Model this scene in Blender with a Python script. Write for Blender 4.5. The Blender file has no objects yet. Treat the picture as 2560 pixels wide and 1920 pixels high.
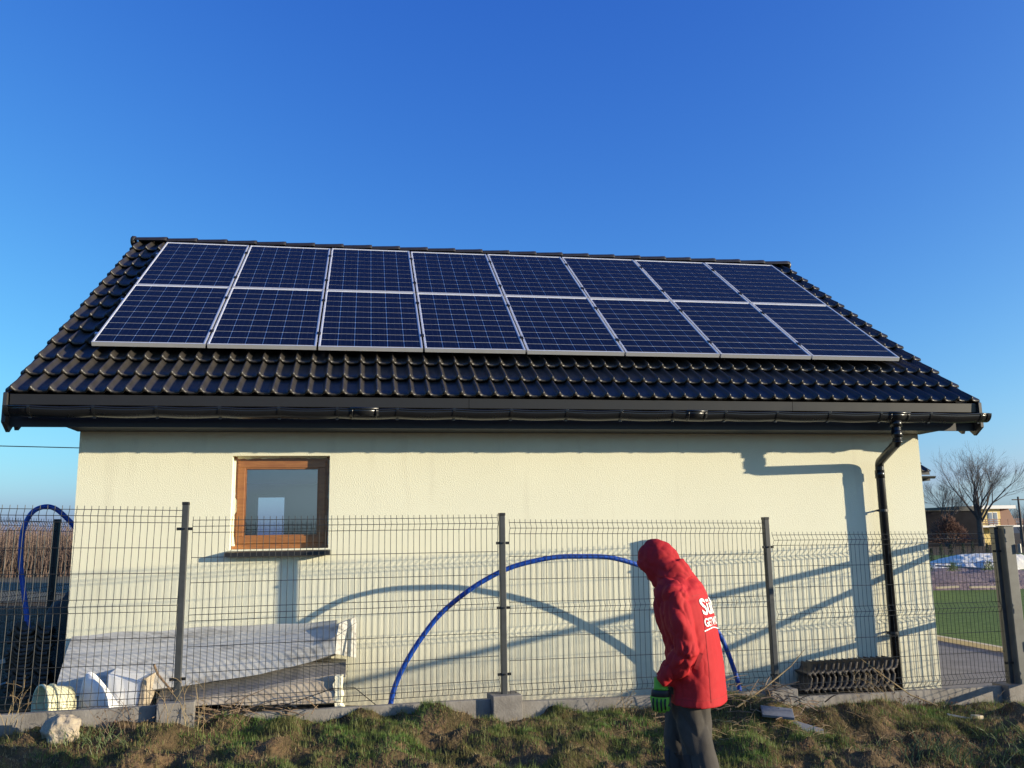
import bpy, math, random
import numpy as np
from mathutils import Vector, Matrix, noise as mnoise
from mathutils.bvhtree import BVHTree
random.seed(7); rng = np.random.default_rng(7)
S = bpy.context.scene
COL = S.collection
PI = math.pi

# ------------------------------------------------------------------ camera
cam_d = bpy.data.cameras.new('camera'); cam = bpy.data.objects.new('camera', cam_d); COL.objects.link(cam)
S.camera = cam
cam_d.sensor_width = 36.0; cam_d.lens = 36.0 * 2190.9 / 2560.0
cam_d.clip_start = 0.05; cam_d.clip_end = 3000
YAW, PITCH, ROLL = 0.16876, 0.17263, -0.016255
def cam_axes():
    cy, sy, cp, sp = math.cos(YAW), math.sin(YAW), math.cos(PITCH), math.sin(PITCH)
    f = Vector((sy*cp, cy*cp, sp)); r = Vector((cy, -sy, 0)); u = r.cross(f)
    cr, sr = math.cos(ROLL), math.sin(ROLL)
    return cr*r + sr*u, -sr*r + cr*u, f
_r, _u, _f = cam_axes()
cam.matrix_world = Matrix(((_r.x, _u.x, -_f.x, 0), (_r.y, _u.y, -_f.y, 0), (_r.z, _u.z, -_f.z, 1.6), (0, 0, 0, 1)))

# ------------------------------------------------------------------ sky, sun, exposure
SUN_DIR = Vector((2.35, -1.0, 0.4465)).normalized()      # towards the sun
EL = math.asin(SUN_DIR.z); AZ = math.atan2(SUN_DIR.x, SUN_DIR.y)
W = bpy.data.worlds.new('World'); S.world = W; W.use_nodes = True
nt = W.node_tree; nt.nodes.clear()
sky = nt.nodes.new('ShaderNodeTexSky'); sky.sky_type = 'NISHITA'; sky.sun_disc = False
sky.sun_elevation = EL; sky.sun_rotation = AZ; sky.altitude = 150
sky.air_density = 0.8; sky.dust_density = 2.0; sky.ozone_density = 6.0
# grade of the sky colours: the phone's rendering of a clear winter sky (one curve per channel)
hsv = nt.nodes.new('ShaderNodeHueSaturation')
sep = nt.nodes.new('ShaderNodeSeparateColor'); cmb = nt.nodes.new('ShaderNodeCombineColor')
nt.links.new(sky.outputs[0], hsv.inputs['Color']); nt.links.new(hsv.outputs[0], sep.inputs[0])
SKS = 0.15
for k, (pw, am) in enumerate(((1.679, 10.2), (1.366, 2.88), (0.659, .985))):
    m0 = nt.nodes.new('ShaderNodeMath'); m0.operation = 'MULTIPLY'; m0.inputs[1].default_value = SKS
    p_ = nt.nodes.new('ShaderNodeMath'); p_.operation = 'POWER'; p_.inputs[1].default_value = pw
    m_ = nt.nodes.new('ShaderNodeMath'); m_.operation = 'MULTIPLY'; m_.inputs[1].default_value = am/SKS
    c_ = nt.nodes.new('ShaderNodeMath'); c_.operation = 'MINIMUM'; c_.inputs[1].default_value = (.36, .60, .80)[k]/SKS
    nt.links.new(sep.outputs[k], m0.inputs[0]); nt.links.new(m0.outputs[0], p_.inputs[0]); nt.links.new(p_.outputs[0], m_.inputs[0])
    nt.links.new(m_.outputs[0], c_.inputs[0])
    if k == 0: red_out = c_; nt.links.new(c_.outputs[0], cmb.inputs[0])
    else:     # keep the haze at the horizon cool: green and blue never fall below a share of red
        f_ = nt.nodes.new('ShaderNodeMath'); f_.operation = 'MULTIPLY'; f_.inputs[1].default_value = (0, 1.40, 1.62)[k]; nt.links.new(red_out.outputs[0], f_.inputs[0])
        x_ = nt.nodes.new('ShaderNodeMath'); x_.operation = 'MAXIMUM'; nt.links.new(c_.outputs[0], x_.inputs[0]); nt.links.new(f_.outputs[0], x_.inputs[1]); nt.links.new(x_.outputs[0], cmb.inputs[k])
bg = nt.nodes.new('ShaderNodeBackground'); bg.inputs[1].default_value = SKS
wo = nt.nodes.new('ShaderNodeOutputWorld')
nt.links.new(cmb.outputs[0], bg.inputs[0]); nt.links.new(bg.outputs[0], wo.inputs[0])
sd = bpy.data.lights.new('sun', 'SUN'); sd.energy = 5.0; sd.angle = math.radians(0.53); sd.color = (1.0, 0.87, 0.64)
sun = bpy.data.objects.new('sun', sd); COL.objects.link(sun)
sun.rotation_euler = SUN_DIR.to_track_quat('Z', 'Y').to_euler(); sun.location = (30, -20, 20)
S.view_settings.view_transform = 'Standard'; S.view_settings.look = 'None'
S.view_settings.exposure = 0.62; S.view_settings.gamma = 1.0
try: S.view_settings.use_curve_mapping = False
except Exception: pass

# ------------------------------------------------------------------ helpers
def vnoise(x, y, seed=0):
    x = np.asarray(x, float); y = np.asarray(y, float)
    xi = np.floor(x).astype(np.int64); yi = np.floor(y).astype(np.int64); fx = x-xi; fy = y-yi
    fx = fx*fx*(3-2*fx); fy = fy*fy*(3-2*fy)
    def h(a, b):
        n = (a*374761393 + b*668265263 + seed*974634777) & 0xFFFFFFFF
        n = ((n ^ (n >> 13))*1274126177) & 0xFFFFFFFF
        return ((n ^ (n >> 16)) & 0xFFFF)/65535.0
    return (h(xi, yi)*(1-fx)+h(xi+1, yi)*fx)*(1-fy)+(h(xi, yi+1)*(1-fx)+h(xi+1, yi+1)*fx)*fy
def fbm(x, y, o=4, seed=0):
    s = 0; a = .5
    for k in range(o):
        s = s + a*(vnoise(x*2**k, y*2**k, seed+k)-.5); a *= .5
    return s*2
def smooth01(t): t = np.clip(t, 0, 1); return t*t*(3-2*t)

class MB:
    def __init__(s): s.v = []; s.f = []
    def add(s, vs, fs):
        b = len(s.v); s.v += [tuple(v) for v in vs]; s.f += [tuple(i+b for i in f) for f in fs]; return s
    def box(s, x0, x1, y0, y1, z0, z1):
        return s.add([(x0,y0,z0),(x1,y0,z0),(x1,y1,z0),(x0,y1,z0),(x0,y0,z1),(x1,y0,z1),(x1,y1,z1),(x0,y1,z1)],
                     [(3,2,1,0),(4,5,6,7),(0,1,5,4),(1,2,6,5),(2,3,7,6),(3,0,4,7)])
    def hexa(s, p): # 8 corners, bottom 4 ccw then top 4
        return s.add(p, [(3,2,1,0),(4,5,6,7),(0,1,5,4),(1,2,6,5),(2,3,7,6),(3,0,4,7)])
    def beam(s, a, b, w, h, up=(0,0,1)):
        a = Vector(a); b = Vector(b); d = (b-a).normalized(); sd_ = d.cross(Vector(up)).normalized(); u = sd_.cross(d)
        c = [(-w/2,-h/2),(w/2,-h/2),(w/2,h/2),(-w/2,h/2)]
        vs = [a+sd_*x+u*y for x, y in c]+[b+sd_*x+u*y for x, y in c]
        return s.add(vs, [(0,1,2,3),(7,6,5,4),(0,4,5,1),(1,5,6,2),(2,6,7,3),(3,7,4,0)])
    def tube(s, pts, r, n=6, cap=True):
        pts = [Vector(p) for p in pts]; m = len(pts)
        rs = r if hasattr(r, '__len__') else [r]*m
        ref = None; rings = []
        for i, p in enumerate(pts):
            d = (pts[min(i+1,m-1)]-pts[max(i-1,0)])
            if d.length < 1e-9: d = Vector((0,0,1))
            d.normalize()
            if ref is None: ref = Vector((0,0,1)) if abs(d.z) < .9 else Vector((1,0,0))
            a = (ref - d*ref.dot(d)).normalized(); ref = a; b = d.cross(a)
            rings.append([p + (a*math.cos(2*PI*k/n)+b*math.sin(2*PI*k/n))*rs[i] for k in range(n)])
        vs = [v for rg in rings for v in rg]; fs = []
        for i in range(m-1):
            for k in range(n):
                fs.append((i*n+k, i*n+(k+1)%n, (i+1)*n+(k+1)%n, (i+1)*n+k))
        if cap: fs.append(tuple(range(n-1,-1,-1))); fs.append(tuple((m-1)*n+k for k in range(n)))
        return s.add(vs, fs)
    def loft(s, rings, cap=True, close=True):
        n = len(rings[0]); vs = [v for rg in rings for v in rg]; fs = []
        for i in range(len(rings)-1):
            for k in range(n if close else n-1):
                fs.append((i*n+k, i*n+(k+1)%n, (i+1)*n+(k+1)%n, (i+1)*n+k))
        if cap: fs.append(tuple(range(n-1,-1,-1))); fs.append(tuple((len(rings)-1)*n+k for k in range(n)))
        return s.add(vs, fs)
    def mesh(s, name, mat=None, smooth=False):
        me = bpy.data.meshes.new(name); me.from_pydata([tuple(v) for v in s.v], [], s.f); me.update()
        if mat: me.materials.append(mat)
        if smooth: me.polygons.foreach_set('use_smooth', [True]*len(me.polygons))
        return me
    def build(s, name, mat=None, parent=None, smooth=False, bevel=0, **kw):
        return link(name, s.mesh(name, mat, smooth), parent, bevel=bevel, **kw)

def link(name, me, parent=None, loc=None, M=None, bevel=0, label=None, cat=None, group=None, kind=None):
    o = bpy.data.objects.new(name, me); COL.objects.link(o)
    if parent: o.parent = parent; o.matrix_parent_inverse = Matrix.Translation(parent.location).inverted() if M is None else Matrix.Identity(4)
    if loc: o.location = loc
    if M is not None: o.matrix_local = M
    if bevel:
        b = o.modifiers.new('bevel', 'BEVEL'); b.width = bevel; b.segments = 2; b.limit_method = 'ANGLE'
    tag(o, label, cat, group, kind)
    return o
def tag(o, label=None, cat=None, group=None, kind=None):
    if label: o['label'] = label
    if cat: o['category'] = cat
    if group: o['group'] = group
    if kind: o['kind'] = kind
    return o
def empty(name, loc=(0,0,0), label=None, cat=None, group=None, rotz=0):
    o = bpy.data.objects.new(name, None); COL.objects.link(o); o.location = loc; o.rotation_euler = (0,0,rotz)
    return tag(o, label, cat, group)
def npmesh(name, V, F, mat, smooth=False):
    me = bpy.data.meshes.new(name); F = np.asarray(F, np.int32); V = np.asarray(V, np.float32); k = F.shape[1]
    me.vertices.add(len(V)); me.vertices.foreach_set('co', V.ravel())
    me.loops.add(F.size); me.loops.foreach_set('vertex_index', F.ravel())
    me.polygons.add(len(F)); me.polygons.foreach_set('loop_start', np.arange(0, F.size, k, dtype=np.int32))
    try: me.polygons.foreach_set('loop_total', np.full(len(F), k, np.int32))
    except Exception: pass
    me.update(calc_edges=True)
    if smooth: me.polygons.foreach_set('use_smooth', [True]*len(F))
    me.materials.append(mat); return me

# ------------------------------------------------------------------ materials
def mat(name, col, rough=.6, metal=0, spec=.5, bump=0, bscale=50, var=0, vscale=3, col2=None, coat=0, sheen=0, stretch=None, detail=6, trans=0, bdist=.01, lohi=(.35,.65)):
    m = bpy.data.materials.new(name); m.use_nodes = True; t = m.node_tree; N = t.nodes; L = t.links
    b = N['Principled BSDF']; b.inputs['Roughness'].default_value = rough; b.inputs['Metallic'].default_value = metal
    b.inputs['Base Color'].default_value = (*col, 1); b.inputs['Specular IOR Level'].default_value = spec
    if coat: b.inputs['Coat Weight'].default_value = coat; b.inputs['Coat Roughness'].default_value = .08
    tc = N.new('ShaderNodeTexCoord'); mp = N.new('ShaderNodeMapping'); L.new(tc.outputs['Object'], mp.inputs[0])
    if stretch: mp.inputs['Scale'].default_value = stretch
    if col2 or var:
        n1 = N.new('ShaderNodeTexNoise'); n1.inputs['Scale'].default_value = vscale; n1.inputs['Detail'].default_value = detail; n1.inputs['Roughness'].default_value = .65
        L.new(mp.outputs[0], n1.inputs['Vector'])
        r = N.new('ShaderNodeValToRGB'); c2 = col2 or tuple(c*(1-var) for c in col)
        r.color_ramp.elements[0].position = lohi[0]; r.color_ramp.elements[1].position = lohi[1]
        r.color_ramp.elements[0].color = (*c2, 1); r.color_ramp.elements[1].color = (*col, 1)
        L.new(n1.outputs['Fac'], r.inputs[0]); L.new(r.outputs[0], b.inputs['Base Color'])
        rr = N.new('ShaderNodeMapRange'); rr.inputs[3].default_value = min(1, rough*1.25); rr.inputs[4].default_value = rough*.85
        L.new(n1.outputs['Fac'], rr.inputs[0]); L.new(rr.outputs[0], b.inputs['Roughness'])
    if bump:
        n2 = N.new('ShaderNodeTexNoise'); n2.inputs['Scale'].default_value = bscale; n2.inputs['Detail'].default_value = 5
        L.new(mp.outputs[0], n2.inputs['Vector'])
        bp = N.new('ShaderNodeBump'); bp.inputs['Strength'].default_value = bump; bp.inputs['Distance'].default_value = bdist
        L.new(n2.outputs['Fac'], bp.inputs['Height']); L.new(bp.outputs[0], b.inputs['Normal'])
    if trans:
        tr = N.new('ShaderNodeBsdfTranslucent'); mx = N.new('ShaderNodeMixShader'); mx.inputs[0].default_value = trans
        src = b.inputs['Base Color'].links
        if src: L.new(src[0].from_socket, tr.inputs[0])
        else: tr.inputs[0].default_value = (*col, 1)
        L.new(b.outputs[0], mx.inputs[1]); L.new(tr.outputs[0], mx.inputs[2]); L.new(mx.outputs[0], N['Material Output'].inputs[0])
    return m

M = {}
M['stucco'] = mat('stucco', (.85,.825,.63), .9, bump=.6, bscale=110, var=.07, vscale=1.1, spec=.2, bdist=.007, lohi=(.2,.8))
def wall_stains(m):      # mud splash along the foot of the wall and faint run marks, as the render would carry them
    t = m.node_tree; N = t.nodes; L = t.links; b = N['Principled BSDF']; src = b.inputs['Base Color'].links[0].from_socket
    g = N.new('ShaderNodeNewGeometry'); sp = N.new('ShaderNodeSeparateXYZ'); L.new(g.outputs['Position'], sp.inputs[0])
    mp = N.new('ShaderNodeMapping'); mp.inputs['Scale'].default_value = (7, 7, .9); L.new(g.outputs['Position'], mp.inputs[0])
    n = N.new('ShaderNodeTexNoise'); n.inputs['Scale'].default_value = 1.0; n.inputs['Detail'].default_value = 6; L.new(mp.outputs[0], n.inputs['Vector'])
    r = N.new('ShaderNodeMapRange'); r.inputs[1].default_value = .75; r.inputs[2].default_value = .15; r.inputs[3].default_value = 0; r.inputs[4].default_value = .85; L.new(sp.outputs[2], r.inputs[0])
    n2 = N.new('ShaderNodeTexNoise'); n2.inputs['Scale'].default_value = 16; n2.inputs['Detail'].default_value = 8; L.new(g.outputs['Position'], n2.inputs['Vector'])
    k = N.new('ShaderNodeMath'); k.operation = 'MULTIPLY'; L.new(r.outputs[0], k.inputs[0]); L.new(n2.outputs['Fac'], k.inputs[1])
    r2 = N.new('ShaderNodeMapRange'); r2.inputs[1].default_value = .60; r2.inputs[2].default_value = .80; r2.inputs[4].default_value = .16; L.new(n.outputs['Fac'], r2.inputs[0])
    a = N.new('ShaderNodeMath'); a.operation = 'ADD'; a.use_clamp = True; L.new(k.outputs[0], a.inputs[0]); L.new(r2.outputs[0], a.inputs[1])
    mx = N.new('ShaderNodeMix'); mx.data_type = 'RGBA'; L.new(a.outputs[0], mx.inputs['Factor']); L.new(src, mx.inputs['A']); mx.inputs['B'].default_value = (.42,.37,.27,1)
    L.new(mx.outputs['Result'], b.inputs['Base Color'])
wall_stains(M['stucco'])
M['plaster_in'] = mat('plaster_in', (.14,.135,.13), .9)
M['tile'] = mat('tile', (.017,.015,.014), .42, col2=(.036,.031,.026), vscale=9, bump=.15, bscale=60, spec=.55, lohi=(.35,.8))
M['old_tile'] = mat('old_tile', (.075,.060,.050), .6, col2=(.04,.032,.027), vscale=12, bump=.3, bscale=60)
M['dark_metal'] = mat('dark_metal', (.045,.043,.043), .42, var=.25, vscale=4, spec=.5)
M['fascia'] = mat('fascia', (.022,.020,.019), .42, var=.15, vscale=6, spec=.5)
M['gutter'] = mat('gutter', (.013,.014,.016), .27, var=.2, vscale=5, spec=.5)
M['soffit'] = mat('soffit', (.016,.016,.018), .5)
M['alu'] = mat('alu', (.80,.80,.80), .42, metal=.55, var=.08, vscale=8)
M['backsheet'] = mat('backsheet', (.74,.75,.77), .4, coat=.1)
M['black'] = mat('black', (.012,.012,.013), .4)
M['concrete'] = mat('concrete', (.27,.25,.225), .9, col2=(.17,.155,.14), vscale=5, bump=.5, bscale=70, spec=.2, bdist=.006)
M['post'] = mat('post', (.052,.056,.058), .42, var=.3, vscale=14, spec=.5)
M['gate_paint'] = mat('gate_paint', (.15,.15,.135), .5, var=.25, vscale=10)
M['wire'] = mat('wire', (.028,.031,.031), .45)
M['galv'] = mat('galv', (.35,.36,.35), .45, metal=.5, var=.3, vscale=20)
M['hose'] = mat('hose', (.012,.080,.46), .34, var=.4, vscale=22, spec=.5)
M['wood'] = mat('wood', (.35,.150,.046), .42, col2=(.25,.095,.030), vscale=7, stretch=(1,1,6), coat=.3, spec=.5)
M['foam'] = mat('foam', (.86,.82,.62), .9, bump=.8, bscale=40)
M['white_sheet'] = mat('white_sheet', (.53,.52,.49), .5, col2=(.24,.225,.20), vscale=3.2, stretch=(1,3,6), bump=.25, bscale=6, bdist=.03, lohi=(.3,.5))
M['grey_sheet'] = mat('grey_sheet', (.20,.19,.185), .5, col2=(.12,.115,.11), vscale=4, bump=.3, bscale=9, bdist=.03)
M['tan_sheet'] = mat('tan_sheet', (.55,.47,.36), .6, col2=(.36,.29,.21), vscale=5, stretch=(1,2,4), bump=.3, bscale=12, bdist=.02)
M['cream_plastic'] = mat('cream_plastic', (.80,.76,.50), .4, var=.1)
M['white_plastic'] = mat('white_plastic', (.78,.78,.78), .35, var=.12, vscale=6)
M['grey_plastic'] = mat('grey_plastic', (.28,.34,.36), .5)
M['rock'] = mat('rock', (.50,.42,.31), .9, col2=(.27,.22,.16), vscale=6, bump=.9, bscale=25, bdist=.02)
M['slate'] = mat('slate', (.17,.18,.21), .55, var=.3, vscale=12)
M['twig'] = mat('twig', (.27,.19,.12), .8, col2=(.14,.09,.055), vscale=15)
M['straw'] = mat('straw', (.52,.40,.21), .7, col2=(.30,.20,.10), vscale=5, trans=.3)
M['dead_leaf'] = mat('dead_leaf', (.27,.13,.06), .7, col2=(.13,.07,.04), vscale=9, trans=.25)
M['grass'] = mat('grass', (.110,.205,.036), .55, col2=(.170,.165,.052), vscale=2.6, trans=.35, lohi=(.4,.62))
M['weed'] = mat('weed', (.18,.23,.09), .5, col2=(.10,.15,.05), vscale=6, trans=.35)
M['soil'] = mat('soil', (.150,.098,.055), .95, col2=(.050,.042,.020), vscale=3.5, bump=1, bscale=30, spec=.1, bdist=.03)
M['lawn'] = mat('lawn', (.17,.23,.065), .85, col2=(.085,.13,.035), vscale=9, lohi=(.3,.75), bump=.8, bscale=60, spec=.1, bdist=.03)
M['paving'] = mat('paving', (.17,.155,.155), .85, col2=(.11,.10,.10), vscale=3, bump=.5, bscale=30)
M['kerb'] = mat('kerb', (.52,.43,.30), .85)
M['gravel'] = mat('gravel', (.30,.215,.20), .95, col2=(.16,.11,.105), vscale=7, bump=1, bscale=14, bdist=.08)
M['tarp'] = mat('tarp', (.84,.79,.68), .8, var=.2, vscale=1.5, bump=.6, bscale=3, bdist=.1)
M['silver'] = mat('silver', (.58,.56,.54), .5, metal=.1, bump=1, bscale=6, bdist=.1)
M['bark'] = mat('bark', (.105,.088,.072), .9, var=.4, vscale=3, bump=.8, bscale=12)
M['far_twig'] = mat('far_twig', (.12,.098,.085), .9)
M['rust_bush'] = mat('rust_bush', (.17,.085,.055), .9, var=.4, vscale=1.5)
M['vine'] = mat('vine', (.12,.075,.06), .9, col2=(.20,.14,.10), vscale=.8)
M['conifer'] = mat('conifer', (.035,.06,.028), .8, var=.4, vscale=4)
M['dark_wall'] = mat('dark_wall', (.020,.020,.025), .9, var=.3, vscale=.6, spec=.03)
M['yellow_wall'] = mat('yellow_wall', (.72,.55,.22), .85)
M['white_paint'] = mat('white_paint', (.78,.76,.72), .6)
M['brown_wood'] = mat('brown_wood', (.20,.085,.05), .6)
M['far_glass'] = mat('far_glass', (.25,.28,.32), .1)
M['hill'] = mat('hill', (.10,.105,.09), .95, var=.3, vscale=.02)
M['bundle'] = mat('bundle', (.09,.085,.08), .8, var=.3, vscale=5, bump=.6, bscale=8, bdist=.04)

# window glass: thin double glazing, mostly see-through with a mirror part
def glassmat(k=1.0):
    m = bpy.data.materials.new('window_glass'); m.use_nodes = True; t = m.node_tree; N = t.nodes; N.clear(); L = t.links
    tr = N.new('ShaderNodeBsdfTransparent'); tr.inputs[0].default_value = (.93,.95,.96,1)
    gl = N.new('ShaderNodeBsdfGlossy'); gl.inputs['Roughness'].default_value = .01
    fr = N.new('ShaderNodeFresnel'); fr.inputs[0].default_value = 1.5
    mul = N.new('ShaderNodeMath'); mul.operation = 'MULTIPLY_ADD'; mul.inputs[1].default_value = 2.0*k; mul.inputs[2].default_value = .12*k
    mx = N.new('ShaderNodeMixShader'); o = N.new('ShaderNodeOutputMaterial')
    L.new(fr.outputs[0], mul.inputs[0]); L.new(mul.outputs[0], mx.inputs[0]); L.new(tr.outputs[0], mx.inputs[1]); L.new(gl.outputs[0], mx.inputs[2]); L.new(mx.outputs[0], o.inputs[0])
    return m
M['glass'] = glassmat(); M['clear_glass'] = glassmat(.3)
# photovoltaic cell: deep blue silicon with fine silver busbars and crystal flakes
def cellmat():
    m = bpy.data.materials.new('solar_cell'); m.use_nodes = True; t = m.node_tree; N = t.nodes; L = t.links
    b = N['Principled BSDF']; b.inputs['Roughness'].default_value = .35; b.inputs['Specular IOR Level'].default_value = .16; b.inputs['Coat Weight'].default_value = .05; b.inputs['Coat Roughness'].default_value = .15; b.inputs['Coat IOR'].default_value = 1.3
    tc = N.new('ShaderNodeTexCoord'); sp = N.new('ShaderNodeSeparateXYZ'); L.new(tc.outputs['Object'], sp.inputs[0])
    v = N.new('ShaderNodeTexVoronoi'); v.inputs['Scale'].default_value = 60; L.new(tc.outputs['Object'], v.inputs['Vector'])
    rg = N.new('ShaderNodeValToRGB'); rg.color_ramp.elements[0].color = (.0022,.0026,.0095,1); rg.color_ramp.elements[1].color = (.0038,.0042,.0145,1)
    L.new(v.outputs['Color'], rg.inputs[0])
    # busbars at x = -.052, 0, .052 of the cell
    ab = N.new('ShaderNodeMath'); ab.operation = 'ABSOLUTE'; L.new(sp.outputs[0], ab.inputs[0])
    s1 = N.new('ShaderNodeMath'); s1.operation = 'SUBTRACT'; L.new(ab.outputs[0], s1.inputs[0]); s1.inputs[1].default_value = .052
    a1 = N.new('ShaderNodeMath'); a1.operation = 'ABSOLUTE'; L.new(s1.outputs[0], a1.inputs[0])
    mn = N.new('ShaderNodeMath'); mn.operation = 'MINIMUM'; L.new(a1.outputs[0], mn.inputs[0]); L.new(ab.outputs[0], mn.inputs[1])
    lt = N.new('ShaderNodeMath'); lt.operation = 'LESS_THAN'; L.new(mn.outputs[0], lt.inputs[0]); lt.inputs[1].default_value = .0009
    mx = N.new('ShaderNodeMix'); mx.data_type = 'RGBA'; L.new(lt.outputs[0], mx.inputs['Factor']); L.new(rg.outputs[0], mx.inputs['A']); mx.inputs['B'].default_value = (.04,.045,.07,1)
    L.new(mx.outputs['Result'], b.inputs['Base Color'])
    return m
M['cell'] = cellmat()

# ------------------------------------------------------------------ ground, field and hills
def zfront(X, Y):
    X = np.clip(X, -5, 10); Yc = np.clip(Y, 3.0, 8.5)
    return .175 - .055*(X-1.27) - .10*(7.34-np.minimum(Yc, 7.42))
def zyard(X, Y):
    z = np.clip(.16-.045*X, -.04, .30)
    far = np.clip((Y-20)/80, 0, 5)*-.45*(np.clip((X-4)/6, 0, 1))
    return z + far
def fence_y(X): return 7.12+.1235*(X+1.341)
def zground(X, Y):
    X = np.asarray(X, float); Y = np.asarray(Y, float)
    t = smooth01((Y-fence_y(np.clip(X,-30,30))+.03)/.06)
    f = zfront(X, Y); near = np.clip(1-np.abs(Y-6.0)/3.5, 0, 1)*np.clip((9-np.abs(X-2))/2, 0, 1)
    lump = .095*fbm(X*1.9, Y*2.6, 3, 3) + .085*fbm(X*5.0, Y*6.5, 3, 11) + .034*fbm(X*15, Y*17, 2, 21)
    lump = lump*1.15 + .16*np.clip(fbm(X*3.1+7, Y*3.9, 3, 31)-.04, 0, 1)*np.clip((X+1.2)/.6, 0, 1)
    lump = lump + .055*(smooth01((vnoise(X*3.6+1, Y*5.2, 41)-.48)*3.2)-.5) + .030*(smooth01((vnoise(X*8.5+4, Y*11, 43)-.5)*3)-.5)
    # heap of soil and twigs by the third block, bank under the far plinth
    heap = .19*np.exp(-((X-3.15)/.50)**2-((Y-7.28)/.28)**2) + .10*np.exp(-((X-4.25)/.5)**2-((Y-7.30)/.25)**2) - .06*np.exp(-((X-3.9)/.45)**2-((Y-6.9)/.16)**2)
    heap = heap - .07*np.exp(-((X-.75)/.15)**2-((Y-6.93)/.10)**2) + .07*np.exp(-((X-.6)/.22)**2-((Y-7.15)/.12)**2)
    f = f + near*lump*np.clip((fence_y(X)+.25-Y)/.5+.35, .35, 1) + heap
    g = zyard(X, Y) + .015*fbm(X*3, Y*3, 3, 5)*np.clip((60-np.abs(Y))/60, 0, 1)
    return f*(1-t)+g*t
def axis(parts):
    a = []
    for lo, hi, st in parts: a += list(np.arange(lo, hi-1e-6, st))
    a.append(parts[-1][1]); return np.array(a)
xs = axis([(-900,-100,100),(-100,-20,10),(-20,-4,1),(-4,8.5,.026),(8.5,20,1),(20,120,10),(120,900,60)])
ys = axis([(-900,-100,100),(-100,-10,10),(-10,4,1),(4,5.6,.1),(5.6,8.1,.026),(8.1,12,.3),(12,30,1.5),(30,130,10),(130,1000,60)])
GX, GY = np.meshgrid(xs, ys); GZ = zground(GX, GY)
nx, ny = len(xs), len(ys); idx = np.arange(nx*ny).reshape(ny, nx)
F = np.stack([idx[:-1,:-1], idx[:-1,1:], idx[1:,1:], idx[1:,:-1]], -1).reshape(-1, 4)
link('ground', npmesh('ground', np.stack([GX, GY, GZ], -1).reshape(-1, 3), F, M['soil'], True), kind='structure')
def zg(x, y): return float(zground(np.array([x]), np.array([y]))[0])

def sheet(name, poly, mt, dz=.01, kind='structure', n=24):
    # convex quad (4 corners) laid over the ground, subdivided so that it follows it
    p = [np.array(q, float) for q in poly]; V = []; Fq = []
    for j in range(n+1):
        for i in range(n+1):
            u, v = i/n, j/n
            q = (p[0]*(1-u)+p[1]*u)*(1-v)+(p[3]*(1-u)+p[2]*u)*v
            V.append((q[0], q[1], float(zyard(q[0], q[1]))+.012+dz))
    for j in range(n):
        for i in range(n):
            a = j*(n+1)+i; Fq.append((a, a+1, a+n+2, a+n+1))
    return link(name, npmesh(name, V, Fq, mt, True), kind=kind)
sheet('lawn', [(8.55,8.3),(40,8.3),(70,60),(8.55,60)], M['lawn'], .0)
sheet('driveway', [(5.2,8.05),(8.30,8.05),(8.75,24),(5.2,24)], M['paving'], .02)
mb = MB(); mb.beam((8.33,8.05,.0),(8.78,24,-.0), .09, .10); mb.build('driveway_kerb', M['kerb'], kind='structure')
sheet('field', [(-200,22),(-2,22),(40,300),(-400,300)], mat('field_soil', (.12,.09,.055), .95, col2=(.07,.07,.03), vscale=.3), .02)
def hill_ring():
    V = []; Fq = []; n = 160
    for i in range(n):
        a = 2*PI*i/n; h = 5+7*max(0, math.sin(a*2+1))+4*math.sin(a*5+2)+3*math.sin(a*11)
        r = 880; V += [(r*math.cos(a), r*math.sin(a), -6), ((r+160)*math.cos(a), (r+160)*math.sin(a), max(2, h))]
    for i in range(n): a = 2*i; b = (2*i+2) % (2*n); Fq.append((a, b, b+1, a+1))
    link('hills', npmesh('hills', V, Fq, M['hill'], True), kind='structure')
hill_ring()

# ------------------------------------------------------------------ house
TH = math.radians(34.678); CT, ST = math.cos(TH), math.sin(TH)
RO = Vector((-2.466, 8.328, 3.413))           # lower left corner of the panel field, on the glass plane
RM = Matrix(((1,0,0,RO.x),(0,CT,-ST,RO.y),(0,ST,CT,RO.z),(0,0,0,1)))   # roof frame: x along the eaves, y up the slope, z off the roof
house = empty('garage', (1.6, 8.2, .1), 'cream rendered garage with a black tiled roof carrying two rows of solar panels', 'building')
HI = Matrix.Translation(house.location).inverted()
def part(name, me, parent, Mw=None, **kw):     # parent first, world matrix given
    o = bpy.data.objects.new(name, me); COL.objects.link(o); o.parent = parent
    pw = PW.get(parent.name, Matrix.Identity(4)); Mw = Mw if Mw is not None else Matrix.Identity(4)
    o.matrix_local = pw.inverted() @ Mw; PW[o.name] = Mw; tag(o, **kw); return o
PW = {house.name: Matrix.Translation(house.location)}
def hp(name, mb, m, parent=house, Mw=None, smooth=False, bevel=0, **kw):
    o = part(name, mb.mesh(name, m, smooth), parent, Mw, **kw)
    if bevel:
        b = o.modifiers.new('bevel', 'BEVEL'); b.width = bevel; b.segments = 2; b.limit_method = 'ANGLE'
    return o
X0, X1, YF, YB, ZT = -2.469, 5.645, 8.2, 14.9, 2.585
WX0, WX1, WZ0, WZ1 = -1.165, -.308, 1.528, 2.360        # window opening
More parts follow.
